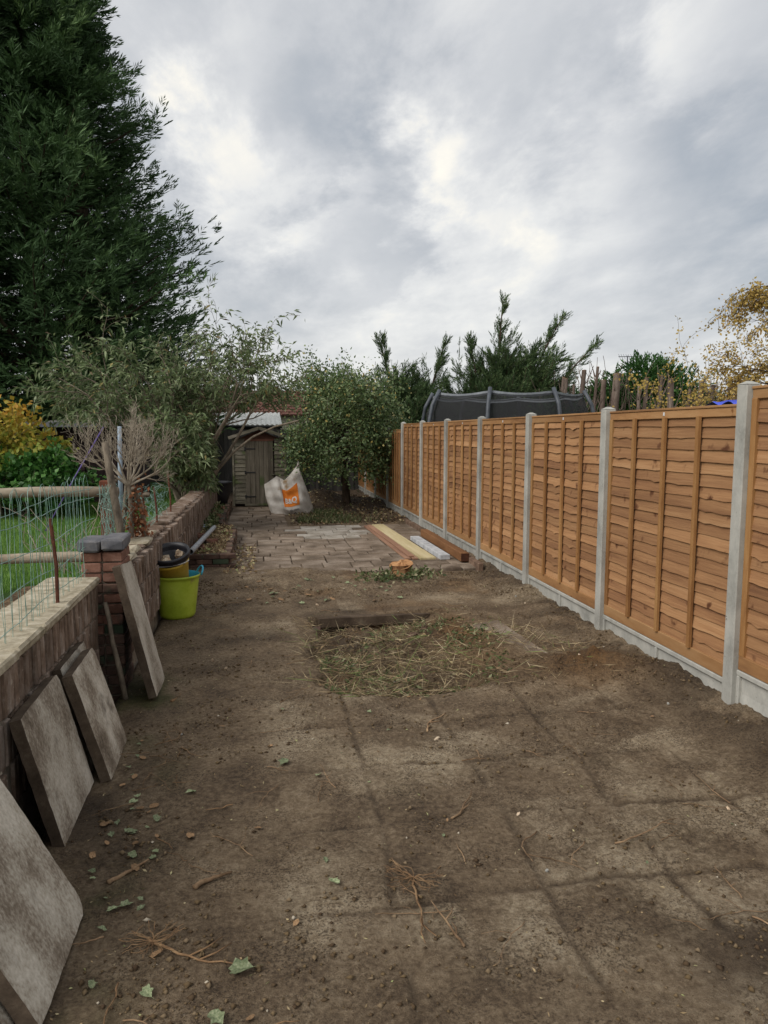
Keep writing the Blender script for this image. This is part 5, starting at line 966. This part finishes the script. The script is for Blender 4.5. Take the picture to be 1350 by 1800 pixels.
for x,y,s,l in ((.10,4.03,.085,'large grey-green ivy leaf lying alone on open soil'),(.27,2.88,.065,'pale curled leaf lying alone on the dusty slabs'),(-.10,2.42,.10,'big tattered pale leaf near the root tangle by the most tilted slab'),(-.17,2.21,.075,'fresh light green leaf lying out from the most tilted slab'),(.28,3.85,.055,'small lime green leaf beside a bent twig on the soil'),(1.18,5.23,.14,'bright yellow-green dock leaf at the edge of the dug pit')): leafat(x,y,s,IV,l,None)
for _ in range(46):
    y=R_.choice((R_.uniform(2.3,4.6),R_.uniform(2.9,3.9))); x=-.78+.32*abs(R_.gauss(0,.55))+ (.12 if y<2.95 else 0); leafat(x,y,R_.uniform(.025,.06),IV if R_.random()<.65 else PL,'ivy leaf lying in the strip of litter along the leaning slabs','fallen leaves along the slabs')
for _ in range(40): x=R_.uniform(-.2,1.6); y=R_.uniform(7.9,9.5); leafat(x,y,R_.uniform(.04,.09),IV if R_.random()<.6 else PL,'pale fallen leaf on the dug strip before the paving','fallen leaves before the paving')
for _ in range(22): x=R_.uniform(-.3,2.7); y=R_.uniform(2.1,5); leafat(x,y,R_.uniform(.018,.04),PL if R_.random()<.6 else IV,'tiny leaf scrap on the bare slabs','leaf scraps on the slabs')
def twigmesh(seed,ln,r,forks,mt,curl=.25):
    rg_=random.Random(seed); b=MB(); pts=[Vector((0,0,0))]; a=0; n=9
    for i in range(n): a+=rg_.gauss(0,curl); pts.append(pts[-1]+Vector((math.cos(a)*ln/n,math.sin(a)*ln/n,rg_.uniform(-.004,.005))))
    b.tube(pts,[r*(1-.6*i/n) for i in range(n+1)],5)
    for _ in range(forks):
        i=rg_.randint(2,n-2); q=a+rg_.choice((-1,1))*rg_.uniform(.5,1.1); p=pts[i]; l2=ln*rg_.uniform(.15,.4); b.tube([p,p+Vector((math.cos(q)*l2*.5,math.sin(q)*l2*.5,.006)),p+Vector((math.cos(q+.2)*l2,math.sin(q+.2)*l2,.004))],[r*.6,r*.5,r*.25],5)
    return b.mesh('twig',M[mt],True)
def twig(x,y,rz,me,label,group=None,nm='twig',dz=.006): 
    put(nm,me,None,(x,y,gz(x,y)+dz),(R_.uniform(-.03,.03),R_.uniform(-.04,.04),rz),None,label,'twig',group)
twig(.70,2.42,1.6,twigmesh(1,.26,.006,2,'twig',.12),'Y-shaped forked pale twig on the front slabs'); twig(1.0,4.35,.9,twigmesh(2,.36,.007,1,'twig',.2),'dark bent stick beside a shiny dark leaf on the slabs')
twig(1.55,2.95,.15,twigmesh(3,.42,.005,1,'twig',.22),'long pale twig lying towards the fence'); twig(.88,3.3,.6,twigmesh(4,.30,.006,1,'twig',.25),'curved dark twig lying across a slab joint'); twig(-.3,2.95,1.0,twigmesh(5,.17,.013,0,'twig',.15),'short thick piece of stick on the soil near the slabs')
twig(-.66,3.05,.8,twigmesh(6,.20,.012,0,'twig',.12),'thick short stick among the ivy leaves by the slabs'); twig(-.64,5.15,1.25,twigmesh(7,.16,.012,0,'root',.1),'orange-brown stick at the foot of the upright narrow slab'); twig(.85,2.95,1.3,twigmesh(8,.2,.003,0,'twig',.1),'thin straight straw on the front slabs')
for k,(x,y,l) in enumerate(((.60,2.85,'tangled orange root tuft lying upright on the slab joint'),(-.42,2.62,'flat tangle of fibrous roots by the most tilted slab'))):
    t=thing('root_tangle',l,'root',(x,y,gz(x,y))); b=MB(); rg_=random.Random(40+k)
    for q in range(26):
        a=rg_.uniform(0,6.28); pts=[Vector((0,0,.012))]; 
        for i in range(6): a+=rg_.gauss(0,.45); pts.append(pts[-1]+Vector((math.cos(a)*.022,math.sin(a)*(.016 if k else .024),rg_.uniform(-.004,.007)*(1 if k else 1.8))))
        b.tube(pts,.0013,4,False)
    put('fibres',b.mesh('fibres',M['root']),t); put('main_root',twigmesh(60+k,.38,.006,2,'root',.28),t,(0,0,.006),(0,0,-1.7 if k==0 else -.25))
TW=[twigmesh(100+k,R_.uniform(.10,.30),R_.uniform(.0018,.004),k%3,'twig' if k%3 else 'root',.28) for k in range(14)]
for _ in range(75):
    y=2.1+7.2*R_.random()**1.3; x=R_.uniform(-.7,2.9); twig(x,y,R_.uniform(0,6.28),R_.choice(TW),'thin dry twig lying on the bare soil','thin twigs strewn on the soil',dz=.008)
for _ in range(26): x=R_.uniform(.5,2.6); y=R_.uniform(5.2,7.1); twig(x,y,R_.uniform(0,6.28),R_.choice(TW),'dry stalk lying in or beside the dug pit','stalks in the pit',dz=.03)
for _ in range(20): x=-.7+.3*abs(R_.gauss(0,.6)); y=R_.uniform(2.4,4.8); twig(x,y,R_.uniform(0,6.28),R_.choice(TW),'thin twig in the litter along the leaning slabs','twigs along the slabs',dz=.01)
STN=[lump('rubble' if k%2 else 'conc',.02+.006*k,70+k,7) for k in range(4)]
for _ in range(16): x=R_.uniform(-.6,2.9); y=R_.uniform(2.2,8.8); put('pebble',R_.choice(STN),None,(x,y,gz(x,y)+.006),(R_.random(),R_.random(),R_.random()*6),R_.uniform(.25,.55),'small grey pebble lying on the bare soil','pebble','pebbles on the soil')
CHK=lump('darkbrick',.038,77,7)
for (x,y,s_) in ((.50,7.05,1.9),(.55,6.85,1.4),(1.55,6.9,1.6),(1.3,6.3,1.5)): put('rubble_chunk',CHK,None,(x,y,gz(x,y)+.02),(R_.random(),R_.random(),R_.random()*6),s_,'broken lump of rubble in the dug pit','rubble','rubble lumps in the pit')
# exposed concrete edge at the far side of the pit
put('slab_edge_strip',MB().bevbox((0,0,0),(1.15,.05,.10),.006,None,.004).bevbox((.05,.06,-.002),(.95,.07,.09),.006,None,.004).mesh('slab_edge_strip',M['slab_edge']),None,(1.12,7.295,-.042),(0,0,.035),None,'exposed straight concrete edge along the far side of the pit','slab')

put('buried_slab',MB().bevbox((0,0,0),(.34,1.15,.05),.012,None,.006).mesh('buried_slab',M['pavers']),None,(2.1,6.05,gz(2.1,6.05)-.022),(.03,-.09,.10),None,'pale slab half buried in loose earth between the pit and the fence','slab')
n=900; x=rng.uniform(.4,2.1,n); y=rng.uniform(5.1,7.2,n); k=pit(x,y)>.3; scatter_leaves('pit_litter','brown torn leaf scraps lying in the dug pit','leaf litter',(x[k],y[k]),G,.035,.016,'bits',.5,.05,rng.random(k.sum())*.8)
